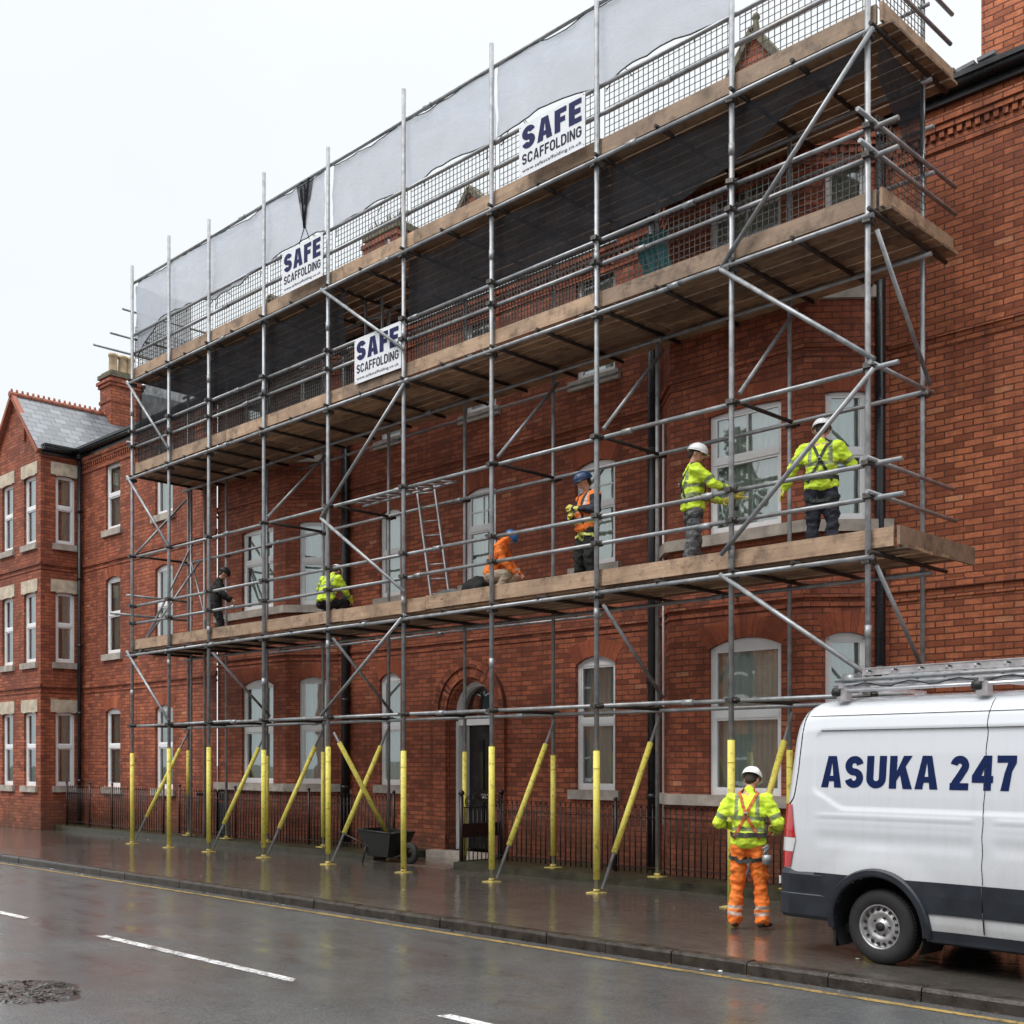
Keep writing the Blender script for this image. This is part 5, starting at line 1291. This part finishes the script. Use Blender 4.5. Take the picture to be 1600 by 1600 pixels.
# roof rack bars and the ladders tied on it
rk = MB()
for s in (-.55, .9, 2.0): rk.box(s, s + .05, -.80, .80, 2.655, 2.69); 
for s in (-.55, .9, 2.0):
    for sg in (-1, 1): rk.box(s - .03, s + .08, sg * .74 - .05, sg * .74 + .05, 2.53, 2.66)
rk.tube((-.66, -.76, 2.63), (2.2, -.76, 2.64), .018, 8); rk.tube((-.66, .76, 2.63), (2.2, .76, 2.64), .018, 8)
rk.build('roof_rack', 'alu', VN, world=False)
for s in (-.58, .88): cl = MB(); cl.lathe([(0, -.05), (.045, -.045), (.05, 0), (.045, .045), (0, .05)], (s, -.77, 2.62), 10, 'x'); cl.build('rack_clamp', 'rubber_black', VN, world=False)
LD = empty('extension_ladder', vloc + dv * -.5 + Vector((0, 0, 2.69)), 'silver extension ladder laid flat on the roof rack of the white van', 'ladder', rz=VA)
for k, (y0, zz, x0, x1) in enumerate(((-.62, .0, -.05, 4.0), (-.22, .0, -.05, 4.0), (-.60, .095, .1, 4.1), (-.24, .095, .1, 4.1))):
    mb = MB(); mb.box(x0, x1, y0 - .014, y0 + .014, zz, zz + .075); mb.box(x0, x1, y0 - .022, y0 + .022, zz, zz + .01); mb.box(x0, x1, y0 - .022, y0 + .022, zz + .065, zz + .075)
    n = 0; 
    mb.build('stile', 'alu', LD, world=False)
for zz in (.04, .13):
    mb = MB()
    for k in range(14): mb.tube((.15 + k * .28, -.63, zz), (.15 + k * .28, -.22, zz), .013, 8)
    mb.build('rungs', 'alu', LD, world=False)
mb = MB()
for k in range(14):
    for zz in (.04, .135): mb.tube((.15 + k * .28 + (.05 if zz > .1 else 0), -.66, zz), (.15 + k * .28 + (.05 if zz > .1 else 0), -.622, zz), .010, 6)
mb.build('rung_ends', 'rubber_black', LD, world=False)
mb = MB(); mb.box(-.1, .04, -.66, -.52, .0, .12); mb.lathe([(0, -.02), (.05, -.02), (.05, .02), (0, .02)], (.0, -.68, .06), 12, 'y'); mb.build('ladder_bracket', 'metal_grey', LD, world=False)
mb = MB()
for sg, z in ((-.72, .03), (-.70, .08)): mb.tube((-.35, sg, z - .03), (3.4, sg - .02, z - .02), .02, 8)
tag(at_origin_v := mb.build('spare_tubes', 'galvanised', None), 'two spare scaffold tubes lying beside the ladder on the van roof', 'tube')
at_origin_v.location = vloc + Vector((0, 0, 2.69)) + dv * -.3; at_origin_v.rotation_euler = (0, 0, VA)
mb = MB(); mb.path([(-.4 + .1 * k, -.765 + .01 * math.sin(k * 2), 2.68 + .022 * math.sin(k * 1.3)) for k in range(26)], .007, 5)
ro = mb.build('rope', 'rubber_black', None); ro.location = vloc; ro.rotation_euler = (0, 0, VA); tag(ro, 'dark rope running loosely along the edge of the van roof rack', 'rope')
# ================================================================ people
import bmesh
ICO = None
def ico():
    global ICO
    if ICO is None:
        b = bmesh.new(); bmesh.ops.create_icosphere(b, subdivisions=2, radius=1)
        ICO = ([v.co.copy() for v in b.verts], [tuple(v.index for v in f.verts) for f in b.faces]); b.free()
    return ICO
class Flesh:
    """union of ellipsoids strung along limbs, remeshed to one continuous skin"""
    def __init__(s): s.v = []; s.f = []
    def ball(s, c, r, ax=None):
        V, F = ico(); i = len(s.v); c = Vector(c); r = r if isinstance(r, (tuple, list)) else (r, r, r)
        for p in V:
            q = Vector((p.x * r[0], p.y * r[1], p.z * r[2]))
            if ax: q = ax[0] * q.x + ax[1] * q.y + ax[2] * q.z
            s.v.append(tuple(c + q))
        s.f += [tuple(i + k for k in f) for f in F]
    def limb(s, pts, rad, step=.6):
        for (a, b), (ra, rb) in zip(zip(pts[:-1], pts[1:]), zip(rad[:-1], rad[1:])):
            a, b = Vector(a), Vector(b); L = (b - a).length; n = max(2, int(L / (min(ra, rb) * step)) + 1)
            for k in range(n + 1): t = k / n; s.ball(a.lerp(b, t), ra + (rb - ra) * t)
    def torso(s, pts, rad, right):
        for (a, b), (ra, rb) in zip(zip(pts[:-1], pts[1:]), zip(rad[:-1], rad[1:])):
            a, b = Vector(a), Vector(b); up = (b - a).normalized(); n = max(2, int((b - a).length / .03) + 1)
            for k in range(n + 1):
                t = k / n; rt = right; fw = up.cross(rt).normalized(); rt2 = fw.cross(up).normalized()
                s.ball(a.lerp(b, t), (ra[0] + (rb[0] - ra[0]) * t, ra[1] + (rb[1] - ra[1]) * t, .06), (rt2, fw, up))
    def build(s, name, mats, parent, voxel=.012, smooth=5, fold=0., seed=0, classify=None):
        me = D.meshes.new('tmp'); me.from_pydata(s.v, [], s.f); me.update()
        o = D.objects.new('tmp', me); COL.objects.link(o)
        r = o.modifiers.new('r', 'REMESH'); r.mode = 'VOXEL'; r.voxel_size = voxel; r.use_smooth_shade = True
        q = o.modifiers.new('s', 'SMOOTH'); q.factor = .5; q.iterations = smooth
        bpy.context.view_layer.update()
        out = D.meshes.new_from_object(o.evaluated_get(bpy.context.evaluated_depsgraph_get())); D.objects.remove(o); D.meshes.remove(me)
        if fold:
            ns = [v.normal.copy() for v in out.vertices]
            for v, n in zip(out.vertices, ns):
                p = v.co; h = noise.noise(Vector((p.x * 9 + seed, p.y * 9, p.z * 14))) + .6 * noise.noise(Vector((p.x * 20, p.y * 20 + seed, p.z * 30)))
                h2 = abs(noise.noise(Vector((p.x * 6 + seed, p.y * 6, p.z * 10))))
                v.co = p + n * fold * (h - 1.2 * h2)
        out.name = name; out.materials.clear()
        for m in (mats if isinstance(mats, list) else [mats]): out.materials.append(M(m))
        if classify:
            for p in out.polygons: p.material_index = classify(p.center)
        out.polygons.foreach_set('use_smooth', [True] * len(out.polygons)); out.update()
        ob = D.objects.new(name, out); COL.objects.link(ob); ob.parent = parent; return ob
simple('helmet_navy', (.02, .05, .13), .3, var=.1)
def seg_t(p, a, b):
    d = b - a; t = max(0, min(1, (p - a).dot(d) / d.dot(d))); return t, (p - (a + d * t)).length
def hand(fl, w, d, palm_n, grip=.6, side=1, g=0):
    """palm and five bent fingers; w wrist, d direction of the hand, palm_n palm normal"""
    w = Vector(w); d = Vector(d).normalized(); pn = (Vector(palm_n) - d * Vector(palm_n).dot(d)).normalized(); lat = d.cross(pn).normalized() * side
    for k in range(5): fl.ball(w + d * (.02 + .018 * k), (.036 + g, .016 + g, .018 + g), (lat, pn, d))
    fl.ball(w, .024 + g)
    for k, (off, ln) in enumerate(((-.030, .070), (-.010, .080), (.011, .076), (.031, .060))):
        p = w + d * .092 + lat * off; dirn = (d + lat * off * 1.5).normalized(); pts = [w + d * .06 + lat * off * .8, p]; a = 0
        for q in range(3):
            a += grip * (.55 + .15 * q); dd = dirn * math.cos(a) + pn * math.sin(a); p = p + dd * ln * (.42, .32, .26)[q]; pts.append(p)
        fl.limb(pts, [.0095 + g, .0095 + g, .009 + g, .0085 + g, .0075 + g], .8)
    b = w + d * .03 - lat * .028; p1 = b + (d * .5 - lat * .7 + pn * .35).normalized() * .042; p2 = p1 + (d * .9 - lat * .15 + pn * .4 * grip).normalized() * .032
    fl.limb([b, p1, p2], [.014 + g, .0115 + g, .0095 + g], .7)
def strap(name, mat, parent, target, pts, width=.045, off=.006, n=26):
    bv = BVHTree.FromPolygons([v.co for v in target.data.vertices], [tuple(p.vertices) for p in target.data.polygons])
    P = [Vector(p) for p in pts]; L = []
    for a, b in zip(P[:-1], P[1:]):
        for k in range(n): L.append(a.lerp(b, k / n))
    L.append(P[-1]); S = []
    for p in L:
        c, nn, _, _ = bv.find_nearest(p); S.append((c + nn * off, nn))
    mb = MB(); mb.smooth = True; R_ = []
    for i, (c, nn) in enumerate(S):
        a = S[max(0, i - 1)][0]; b = S[min(len(S) - 1, i + 1)][0]; t = (b - a); t = t.normalized() if t.length > 1e-6 else Vector((0, 0, 1))
        sd_ = t.cross(nn).normalized() * width / 2; R_.append((c - sd_ - nn * .006, c - sd_ + nn * .003, c + sd_ + nn * .003, c + sd_ - nn * .006))
    for r, q in zip(R_[:-1], R_[1:]):
        for k in range(4): mb.face([r[k], r[(k + 1) % 4], q[(k + 1) % 4], q[k]])
    return mb.build(name, mat, parent, world=False)

def person(label, loc, rz, group, J, jacket, trousers, helmet='helmet_white', gloves=None, band='hv_band', tband=None, vest=None, hood=False,
           harness=None, hscale=1., grip=(.6, .6), sleeves=None, tcls=None):
    root = empty('person', loc, label, 'person', group, rz)
    V = {k: Vector(v) for k, v in J.items()}
    pel, ch, nk, hd = V['pelvis'], V['chest'], V['neck'], V['head']
    right = (V['sR'] - V['sL']).normalized(); up = (nk - pel).normalized(); fwd = up.cross(right).normalized()      # local +Y is forward
    hup = (hd - nk).normalized(); look = V.get('look', fwd); look = (look - hup * look.dot(hup)).normalized(); hr = look.cross(hup).normalized()
    # body: one continuous figure
    b = Flesh()
    b.torso([pel, pel.lerp(ch, .5), ch, nk - up * .06], [(.155, .105), (.135, .095), (.165, .11), (.13, .08)], right)
    b.limb([nk - up * .05, nk, hd - hup * .04], [.058, .054, .055])
    b.ball(hd + hup * .02, (.074, .094, .105), (hr, look, hup)); b.ball(hd - hup * .045 + look * .03, (.052, .058, .055), (hr, look, hup))
    b.ball(hd + look * .098 - hup * .005, (.013, .018, .024), (hr, look, hup))                # nose
    b.ball(hd + look * .085 - hup * .047, (.026, .012, .008), (hr, look, hup))                 # lips
    for sg in (-1, 1):
        b.ball(hd + hr * .077 * sg - hup * .0, (.010, .02, .032), (hr, look, hup))             # ears
        b.ball(hd + look * .082 + hr * .03 * sg + hup * .036, (.024, .012, .008), (hr, look, hup))   # brows
    for s_, sg in (('R', 1), ('L', -1)):
        b.limb([ch.lerp(V['s' + s_], .6), V['s' + s_], V['e' + s_], V['w' + s_]], [.06, .055, .040, .028])
        hdn = V.get('h' + s_, (V['w' + s_] - V['e' + s_]).normalized()); pn = V.get('p' + s_, -right * sg)
        hand(b, V['w' + s_], hdn, pn, grip[0 if sg > 0 else 1], sg)
        b.limb([V['hip' + s_], V['k' + s_], V['a' + s_]], [.085, .055, .038])
        t = V.get('t' + s_, Vector((0, 1, 0))); b.limb([V['a' + s_] - Vector((0, 0, .03)), V['a' + s_] + t * .13 - Vector((0, 0, .055))], [.04, .032])
    body = b.build('body', 'skin', root, .009, 3)
    # eyes and hair
    mb = MB()
    for sg in (-1, 1): mb.lathe([(0, .011), (.009, .006), (.012, 0), (.009, -.006), (0, -.011)], hd + look * .086 + hr * .031 * sg + hup * .018, 8)
    mb.build('eyes', 'rubber_black', body, world=False)
    h = Flesh(); h.ball(hd + hup * .03 - look * .012, (.080, .096, .10), (hr, look, hup)); h.ball(hd - look * .055 - hup * .02, (.062, .045, .055), (hr, look, hup))
    h.build('hair', 'hair', root, .012, 2)
    # trousers
    t_ = Flesh()
    t_.torso([pel - up * .06, pel, pel + up * .10], [(.165, .125), (.178, .132), (.160, .118)], right)
    for s_ in 'RL':
        k_, a_ = V['k' + s_], V['a' + s_]; hp = V['hip' + s_]
        t_.limb([hp, hp.lerp(k_, .5), k_, k_.lerp(a_, .5), a_ + (k_ - a_).normalized() * .02], [.112, .104, .088, .086, .092])
    def tc(p):
        for s_ in 'RL':
            k_, a_ = V['k' + s_], V['a' + s_]; t, d = seg_t(p, k_, a_)
            if d < .13 and tband and (.60 < t < .70 or .78 < t < .88): return 1
        return 0
    tr = t_.build('trousers', [trousers, tband or trousers], root, .013, 3, .016, loc[0], tcls or tc)
    # boots
    for s_ in 'RL':
        f = Flesh(); a_ = V['a' + s_]; t = V.get('t' + s_, Vector((0, 1, 0))); z = Vector((0, 0, 1)); sd_ = t.cross(z)
        f.limb([a_ + z * .06, a_ - z * .02], [.052, .052]); base = a_ - z * .045
        for k in range(6): f.ball(base + t * (-.03 + .035 * k) + z * (.01 - .004 * k), (.046 + (.004 if k > 2 else 0), .05, .042 - .003 * k), (sd_, t, z))
        f.build('boot', 'boot', root, .011, 3)
    # jacket
    j = Flesh(); bulk = .018
    j.torso([pel - up * .03, pel + up * .06, pel.lerp(ch, .55), ch, nk - up * .10, nk - up * .045], [(.208, .165), (.205, .160), (.195, .152), (.212, .160), (.18, .125), (.088, .078)], right)
    for s_, sg in (('R', 1), ('L', -1)):
        S, E, Wr = V['s' + s_], V['e' + s_], V['w' + s_]
        j.limb([ch.lerp(S, .55) + up * .05, S - up * .01, S.lerp(E, .5), E, E.lerp(Wr, .5), Wr], [.092, .088, .080, .073, .064, .052])
    j.limb([nk - up * .06, nk + hup * .0], [.082, .072])
    if hood: j.ball(hd - look * .03 - hup * .03, (.115, .11, .125), (hr, look, hup)); j.ball(nk - fwd * .05, (.12, .08, .07), (right, fwd, up))
    Lsp = (nk - pel).length
    def jc(p):
        tb, db = seg_t(p, pel - up * .05, nk); z = (p - pel).dot(up); x = (p - pel).dot(right)
        best = 'b'; bd = db - .11
        for s_ in 'RL':
            for a, c, nm in ((V['s' + s_], V['e' + s_], 'u'), (V['e' + s_], V['w' + s_], 'l')):
                t, d = seg_t(p, a, c)
                if d - .0 < bd + .0 and d < .095 and not (nm == 'u' and t < .12): bd = d; best = (nm, t)
        if best == 'b':
            if band:
                if abs(z - .13) < .025 or abs(z - .25) < .025: return 1
                if z > .25 and abs(abs(x) - .115) < .024: return 1
            return 2 if vest else 0
        nm, t = best
        if vest and nm == 'u' and t < .1: return 2
        if band and not vest:
            if nm == 'u' and .66 < t < .83: return 1
            if nm == 'l' and .38 < t < .58: return 1
        return 0
    jk = j.build('jacket', [jacket, band or jacket, vest or jacket], root, .013, 3, .017, loc[0] * 3, jc)
    if gloves:
        for s_, sg in (('R', 1), ('L', -1)):
            f = Flesh(); hdn = V.get('h' + s_, (V['w' + s_] - V['e' + s_]).normalized()); pn = V.get('p' + s_, -right * sg)
            hand(f, V['w' + s_], hdn, pn, grip[0 if sg > 0 else 1], sg, .004); f.limb([V['w' + s_] - hdn * .06, V['w' + s_]], [.042, .036]); f.build('glove', gloves, root, .0075, 2)
    # helmet: shell, peak, rim
    mb = MB(); mb.smooth = True; n = 28
    def hp_(a, e, r=1.0):
        x, y, z = math.cos(e) * math.sin(a), math.cos(e) * math.cos(a), math.sin(e)
        rg = 1 + .035 * max(0, math.cos(a * 3)) * math.sin(e) 
        return hd + hup * .045 + hr * x * .108 * r * rg + look * y * .128 * r * rg + hup * z * .112 * r * rg
    mb.grid(lambda u, v: hp_(u * 2 * math.pi, v * math.pi / 2), n, 10)
    mb.grid(lambda u, v: hp_(u * 2 * math.pi, -.10 * (1 - v), 1 + .05 * (1 - v)), n, 2)
    mb.grid(lambda u, v: hd + hup * (.040 - .012 * v) + look * (.110 * math.cos((u - .5) * 2.0) + .055 * v * math.cos((u - .5) * 2.4)) + hr * .112 * math.sin((u - .5) * 2.0) * (1.05 + .05 * v), 12, 3)
    hm = mb.build('helmet', helmet, root, world=False)
    sm_ = hm.modifiers.new('thickness', 'SOLIDIFY'); sm_.thickness = .004
    mb = MB()
    for k in (-1, 0, 1): p = hp_(k * .35 + (math.pi if 0 else 0), .45, 1.01); mb.tube(p, p + (p - hd - hup * .045).normalized() * .002, .009, 8)
    for k in (-1, 0, 1): p = hp_(math.pi + k * .35, .35, 1.01); mb.tube(p, p + (p - hd - hup * .045).normalized() * .002, .009, 8)
    mb.build('vent', 'metal_grey', hm, world=False)
    if harness:
        c1, c2 = harness; B = -fwd
        mid = ch + B * .17 - up * .02
        for sg in (-1, 1):
            sh = nk - up * .06 + right * .10 * sg; fr_ = ch + fwd * .17 + right * .07 * sg; wa = pel + up * .02
            strap('harness_strap', c1, root, jk, [wa + right * -.15 * sg + B * .12, mid, sh + B * .08 + up * .05, sh + up * .12, fr_, pel + up * .05 + fwd * .16 + right * .10 * sg], .034, n=18)
        strap('harness_belt', c2, root, jk, [pel + up * .07 + right * .22 * math.cos(a) + fwd * .18 * math.sin(a) for a in [k * math.pi / 4 for k in range(9)]], .05, n=6)
        for sg in (-1, 1):
            s_ = 'R' if sg > 0 else 'L'; hp = V['hip' + s_]; kk = (V['k' + s_] - hp).normalized()
            c0 = hp + kk * .10; rt = (right - kk * right.dot(kk)).normalized(); fw = kk.cross(rt)
            strap('leg_loop', c2, root, tr, [c0 - right * .02 * sg + rt * .16 * math.cos(a) + fw * .16 * math.sin(a) + kk * .03 * math.sin(a) for a in [k * math.pi / 4 for k in range(9)]], .04, n=5)
        mb = MB(); mb.lathe([(.018, -.004), (.026, -.004), (.026, .004), (.018, .004), (.018, -.004)], mid + B * .01, 14, 'y'); mb.build('dorsal_ring', 'metal_grey', root, world=False)
    return root

STAND = dict(pelvis=(0, 0, .96), chest=(0, .0, 1.27), neck=(0, -.01, 1.50), head=(0, .015, 1.64), sL=(-.185, -.01, 1.43), sR=(.185, -.01, 1.43),
             eL=(-.25, -.03, 1.14), eR=(.25, -.03, 1.14), wL=(-.25, .10, .90), wR=(.25, .10, .90), hipL=(-.095, 0, .90), hipR=(.095, 0, .90),
             kL=(-.12, .03, .49), kR=(.12, .03, .49), aL=(-.14, -.01, .10), aR=(.14, -.01, .10))
def pose(**k): d = dict(STAND); d.update(k); return d
GP = None
# ground worker, back to the street, hands held in front, head bowed
g = pose(pelvis=(0, 0, .97), neck=(.01, .02, 1.51), head=(.02, .09, 1.635), chest=(0, 0, 1.28), look=(.15, .8, -.5),
         sL=(-.19, .0, 1.43), sR=(.20, .0, 1.43), eL=(-.33, -.04, 1.17), eR=(.34, -.03, 1.17), wL=(-.24, .20, 1.13), wR=(.28, .21, 1.08), hL=(.5, .8, .1), hR=(-.3, .8, .1),
         kL=(-.125, .03, .50), kR=(.13, .04, .50), aL=(-.15, -.01, .10), aR=(.155, .0, .10), tL=(-.2, .98, 0), tR=(.35, .93, 0))
ow = person('person in yellow jacket, orange trousers and white helmet standing on the pavement behind the van', (-7.46, 11.38, 0), R(24), 'construction workers', g,
       'hv_yellow', 'hv_orange', 'helmet_white', 'glove_yellow', 'hv_band', 'orange_band', harness=('strap_orange', 'strap_dark'), grip=(.9, .9))
ow.scale = (1.03, 1.03, 1.045)
mb = MB(); 
for k in range(8):
    a = k * .8; mb.tube((.20 + .03 * math.cos(a), -.12 + .03 * math.sin(a), .86 + .01 * k), (.22 + .03 * math.cos(a + 2), -.12 + .03 * math.sin(a + 2), .80 + .02 * k), .012, 6)
mb.lathe([(0, -.06), (.05, -.05), (.055, 0), (.05, .05), (0, .06)], (.22, -.11, .78), 10); mb.build('tool_pouch', 'metal_grey', ow, world=False)
FZ = 4.487
# worker A: turned towards the wall and the right, arm reaching for the window
a = pose(look=(.4, .9, -.15), head=(.01, .04, 1.65), eR=(.24, .20, 1.21), wR=(.17, .44, 1.13), hR=(0, 1, -.1), eL=(-.22, .15, 1.17), wL=(-.09, .36, 1.07), hL=(.2, 1, 0),
         kL=(-.10, .06, .50), aL=(-.12, .04, .10), kR=(.11, -.03, .50), aR=(.13, -.10, .10))
o = person('person in yellow jacket, patterned grey trousers and white helmet reaching to the bay window', (-9.68, 13.38, FZ), R(-42), 'construction workers', a,
       'hv_yellow', 'camo_cloth', 'helmet_white', 'glove_yellow', 'hv_band', harness=('strap_dark', 'strap_dark'), grip=(.4, .5)); o.scale = (1.13, 1.13, 1.055)
# worker B: back to the street, left arm lowered and reaching out
b_ = pose(head=(.0, .03, 1.65), look=(-.25, 1, -.2), eL=(-.33, .03, 1.20), wL=(-.44, .10, .98), hL=(-.45, .2, -.85), eR=(.34, .08, 1.20), wR=(.33, .30, 1.26), hR=(.1, .95, .2),
         kL=(-.10, .03, .50), aL=(-.11, -.01, .10), kR=(.12, .02, .50), aR=(.13, -.03, .10))
o = person('person in yellow jacket with crossed dark harness and navy trousers, rightmost on the lower deck', (-7.66, 13.36, FZ), R(22), 'construction workers', b_,
       'hv_yellow', 'navy_cloth', 'helmet_white', 'glove_yellow', 'hv_band', harness=('strap_dark', 'strap_dark'), grip=(.4, .4)); o.scale = (1.10, 1.10, 1.02)
# worker C: orange vest over dark jacket, facing the street, hands at the chest
c = pose(head=(0, .05, 1.645), look=(.25, .9, -.35), eL=(-.27, .02, 1.18), wL=(-.07, .24, 1.22), hL=(.7, .4, .3), eR=(.29, .02, 1.18), wR=(.10, .22, 1.12), hR=(-.7, .4, .2), kL=(-.14, .05, .5), kR=(.13, .05, .5), aL=(-.18, 0, .1), aR=(.17, 0, .1))
o = person('person in orange vest, dark jacket, black trousers and dark blue helmet facing the street', (-11.62, 13.35, FZ), R(162), 'construction workers', c,
       'navy_cloth', 'black_cloth', 'helmet_navy', 'glove_yellow', 'orange_band', vest='hv_orange', harness=('strap_dark', 'strap_yellow'), grip=(.9, .9)); o.scale = (1.14, 1.14, 1.02)
# worker D: orange hooded top, crouching and bent over to the right
d = dict(pelvis=(0, -.08, .52), chest=(0, .03, .82), neck=(0, .13, 1.02), head=(.0, .24, 1.12), look=(0, .75, -.7), sL=(-.18, .10, .96), sR=(.18, .10, .96), eL=(-.24, .18, .70), eR=(.24, .20, .70), wL=(-.16, .36, .54), wR=(.18, .38, .50),
         hL=(.1, .6, -.7), hR=(0, .6, -.7), hipL=(-.10, -.08, .46), hipR=(.10, -.08, .46), kL=(-.18, .30, .56), kR=(.16, .28, .50), aL=(-.17, .02, .12), aR=(.15, .0, .12))
o = person('person in orange hooded top and blue helmet crouching on the lower deck', (-13.62, 13.38, FZ + .02), R(-65), 'construction workers', d,
       'hv_orange', 'beige_cloth', 'helmet_blue', None, None, hood=True, grip=(.7, .7)); o.scale = (.95, .95, .95)
# worker E: yellow jacket crouching, bent forward at the left bay
e_ = dict(d); e_.update(eL=(-.34, .18, .86), wL=(-.46, .30, .70), eR=(.26, .20, .72), wR=(.25, .40, .56))
o = person('person in yellow-green jacket stooping on the lower deck by the left bay', (-18.3, 13.42, FZ), R(15), 'construction workers', e_,
       'hv_yellow', 'black_cloth', 'helmet_white', None, 'hv_band', grip=(.6, .6))
# worker F: all in black, standing stooped near the left end
f_ = pose(head=(0, .16, 1.50), neck=(0, .08, 1.38), chest=(0, .03, 1.16), pelvis=(0, -.02, .88), sL=(-.19, .05, 1.31), sR=(.19, .05, 1.31), eL=(-.26, .12, 1.06), eR=(.30, .10, 1.06), wL=(-.2, .3, .95), wR=(.34, .30, .92), hipL=(-.1, -.02, .83), hipR=(.1, -.02, .83), kL=(-.12, .10, .46), kR=(.12, .10, .46), look=(0, .8, -.5))
o = person('person all in black stooping on the lower deck near its left end', (-22.35, 13.40, FZ), R(-30), 'construction workers', f_,
       'black_cloth', 'black_cloth', 'rubber_black', None, None, grip=(.6, .6))

def tool(loc, rz, label, name='cordless_drill'):
    t = empty(name, loc, label, 'tool', rz=rz); mb = MB(); mb.tube((-.09, 0, 0), (.07, 0, 0), .032, 12); mb.tube((.07, 0, 0), (.12, 0, 0), .02, 10); mb.tube((.12, 0, 0), (.20, 0, 0), .005, 6); mb.build('drill_head', 'glove_yellow', t, world=False)
    mb = MB(); mb.tube((-.03, 0, -.02), (-.045, 0, -.14), .02, 8); mb.box(-.09, .02, -.035, .035, -.18, -.135); mb.build('grip', 'rubber_black', t, world=False); return t
tool((-9.28, 13.86, FZ + 1.16), R(48), 'yellow and black cordless drill held towards the bay window by the worker in patterned trousers')
# ================================================================ unseen houses and trees behind the camera, added for glass and paint to reflect
def opp_house(x0, x1, h, label, mat='red_brick'):
    r = empty('reflection_house', ((x0 + x1) / 2, -8.5, 0), label, 'house', 'unseen houses added across the street for reflections')
    W = Wall((x1, -8.0), (x0, -8.0)); mb = MB(); L = x1 - x0; n = int(L / 3)
    for k in range(n):
        for z0, z1 in ((1.1, 2.9), (4.4, 6.0)):
            c = L * (k + .5) / n; W.op(c - .6, c + .6, z0, z1, 0)
    W.wall(mb, 0, h); mb.box(x0, x1, -16, -15.9, 0, h); mb.box(x0, x0 + .1, -15.9, -8.01, 0, h); mb.box(x1 - .1, x1, -15.9, -8.01, 0, h); mb.build('wall', mat, r)
    for o in W.ops: g = MB(); W.face(g, [(o['u0'], o['z0']), (o['u1'], o['z0']), (o['u1'], o['z1']), (o['u0'], o['z1'])], .1); wn_ = g.build('window', 'dark_glass', r); f = MB(); W.bx(f, o['u0'] - .1, o['u1'] + .1, o['z0'] - .15, o['z0'], -.06, .1); W.bx(f, o['u0'], o['u1'], (o['z0'] + o['z1']) / 2 - .04, (o['z0'] + o['z1']) / 2 + .04, .04, .1); f.build('frame', 'white_upvc', wn_)
    rf = MB()
    for q in ([(x0, -7.7, h), (x1, -7.7, h), (x1, -12, h + 2.6), (x0, -12, h + 2.6)], [(x0, -16.2, h), (x1, -16.2, h), (x1, -12, h + 2.6), (x0, -12, h + 2.6)]): rf.face(q, roof_uv(q))
    for x in (x0, x1): rf.face([(x, -8, h), (x, -16, h), (x, -12, h + 2.6)])
    rf.build('roof', 'slate', r); chimney(r, x0 + .5, x0 + 1.6, -12.6, -11.6, h + 1.5, h + 4, [(x0 + .8, -12.1), (x0 + 1.3, -12.1)])
opp_house(-46, -30, 6.6, 'unseen two-storey brick house added across the street for reflections, far left end'); opp_house(-29.9, -14, 7.0, 'unseen two-storey brick house added across the street for reflections, opposite the arched doorway', 'orange_brick'); opp_house(-4, 12, 6.6, 'unseen two-storey brick house added across the street for reflections, opposite the van')
def poplar(x, y, H, label):
    t = empty('reflection_poplar', (x, y, 0), label, 'tree', 'unseen trees added across the street for reflections'); mb = MB(); mb.tube((x, y, 0), (x, y, H * .9), .28, 8, .05)
    for k in range(14): a = k * 2.4; z = 2 + k * (H - 5) / 14; mb.tube((x, y, z), (x + math.cos(a) * 1.1, y + math.sin(a) * 1.1, z + 2.2), .07, 5, .02)
    mb.build('trunk', 'bark', t); mb = MB()
    for k in range(2600):
        z = random.uniform(1.8, H); q = (z - 1.8) / (H - 1.8); rr = (1.7 + .5 * math.sin(z * 1.7)) * math.sin(math.pi * (q * .86 + .10)) ** .7 * random.random() ** .5; a = random.uniform(0, 6.28)
        c = Vector((x + math.cos(a) * rr, y + math.sin(a) * rr, z)); u = Vector((random.gauss(0, 1), random.gauss(0, 1), random.gauss(0, 1))).normalized() * .16; v = u.orthogonal().normalized() * .12; mb.face([c - u, c - v, c + u, c + v])
    mb.build('crown', 'leaf_green', t)
poplar(-34, -21, 19, 'unseen tall poplar added across the street for reflections, the taller one'); poplar(-30.5, -22, 15, 'unseen shorter poplar added across the street for reflections')
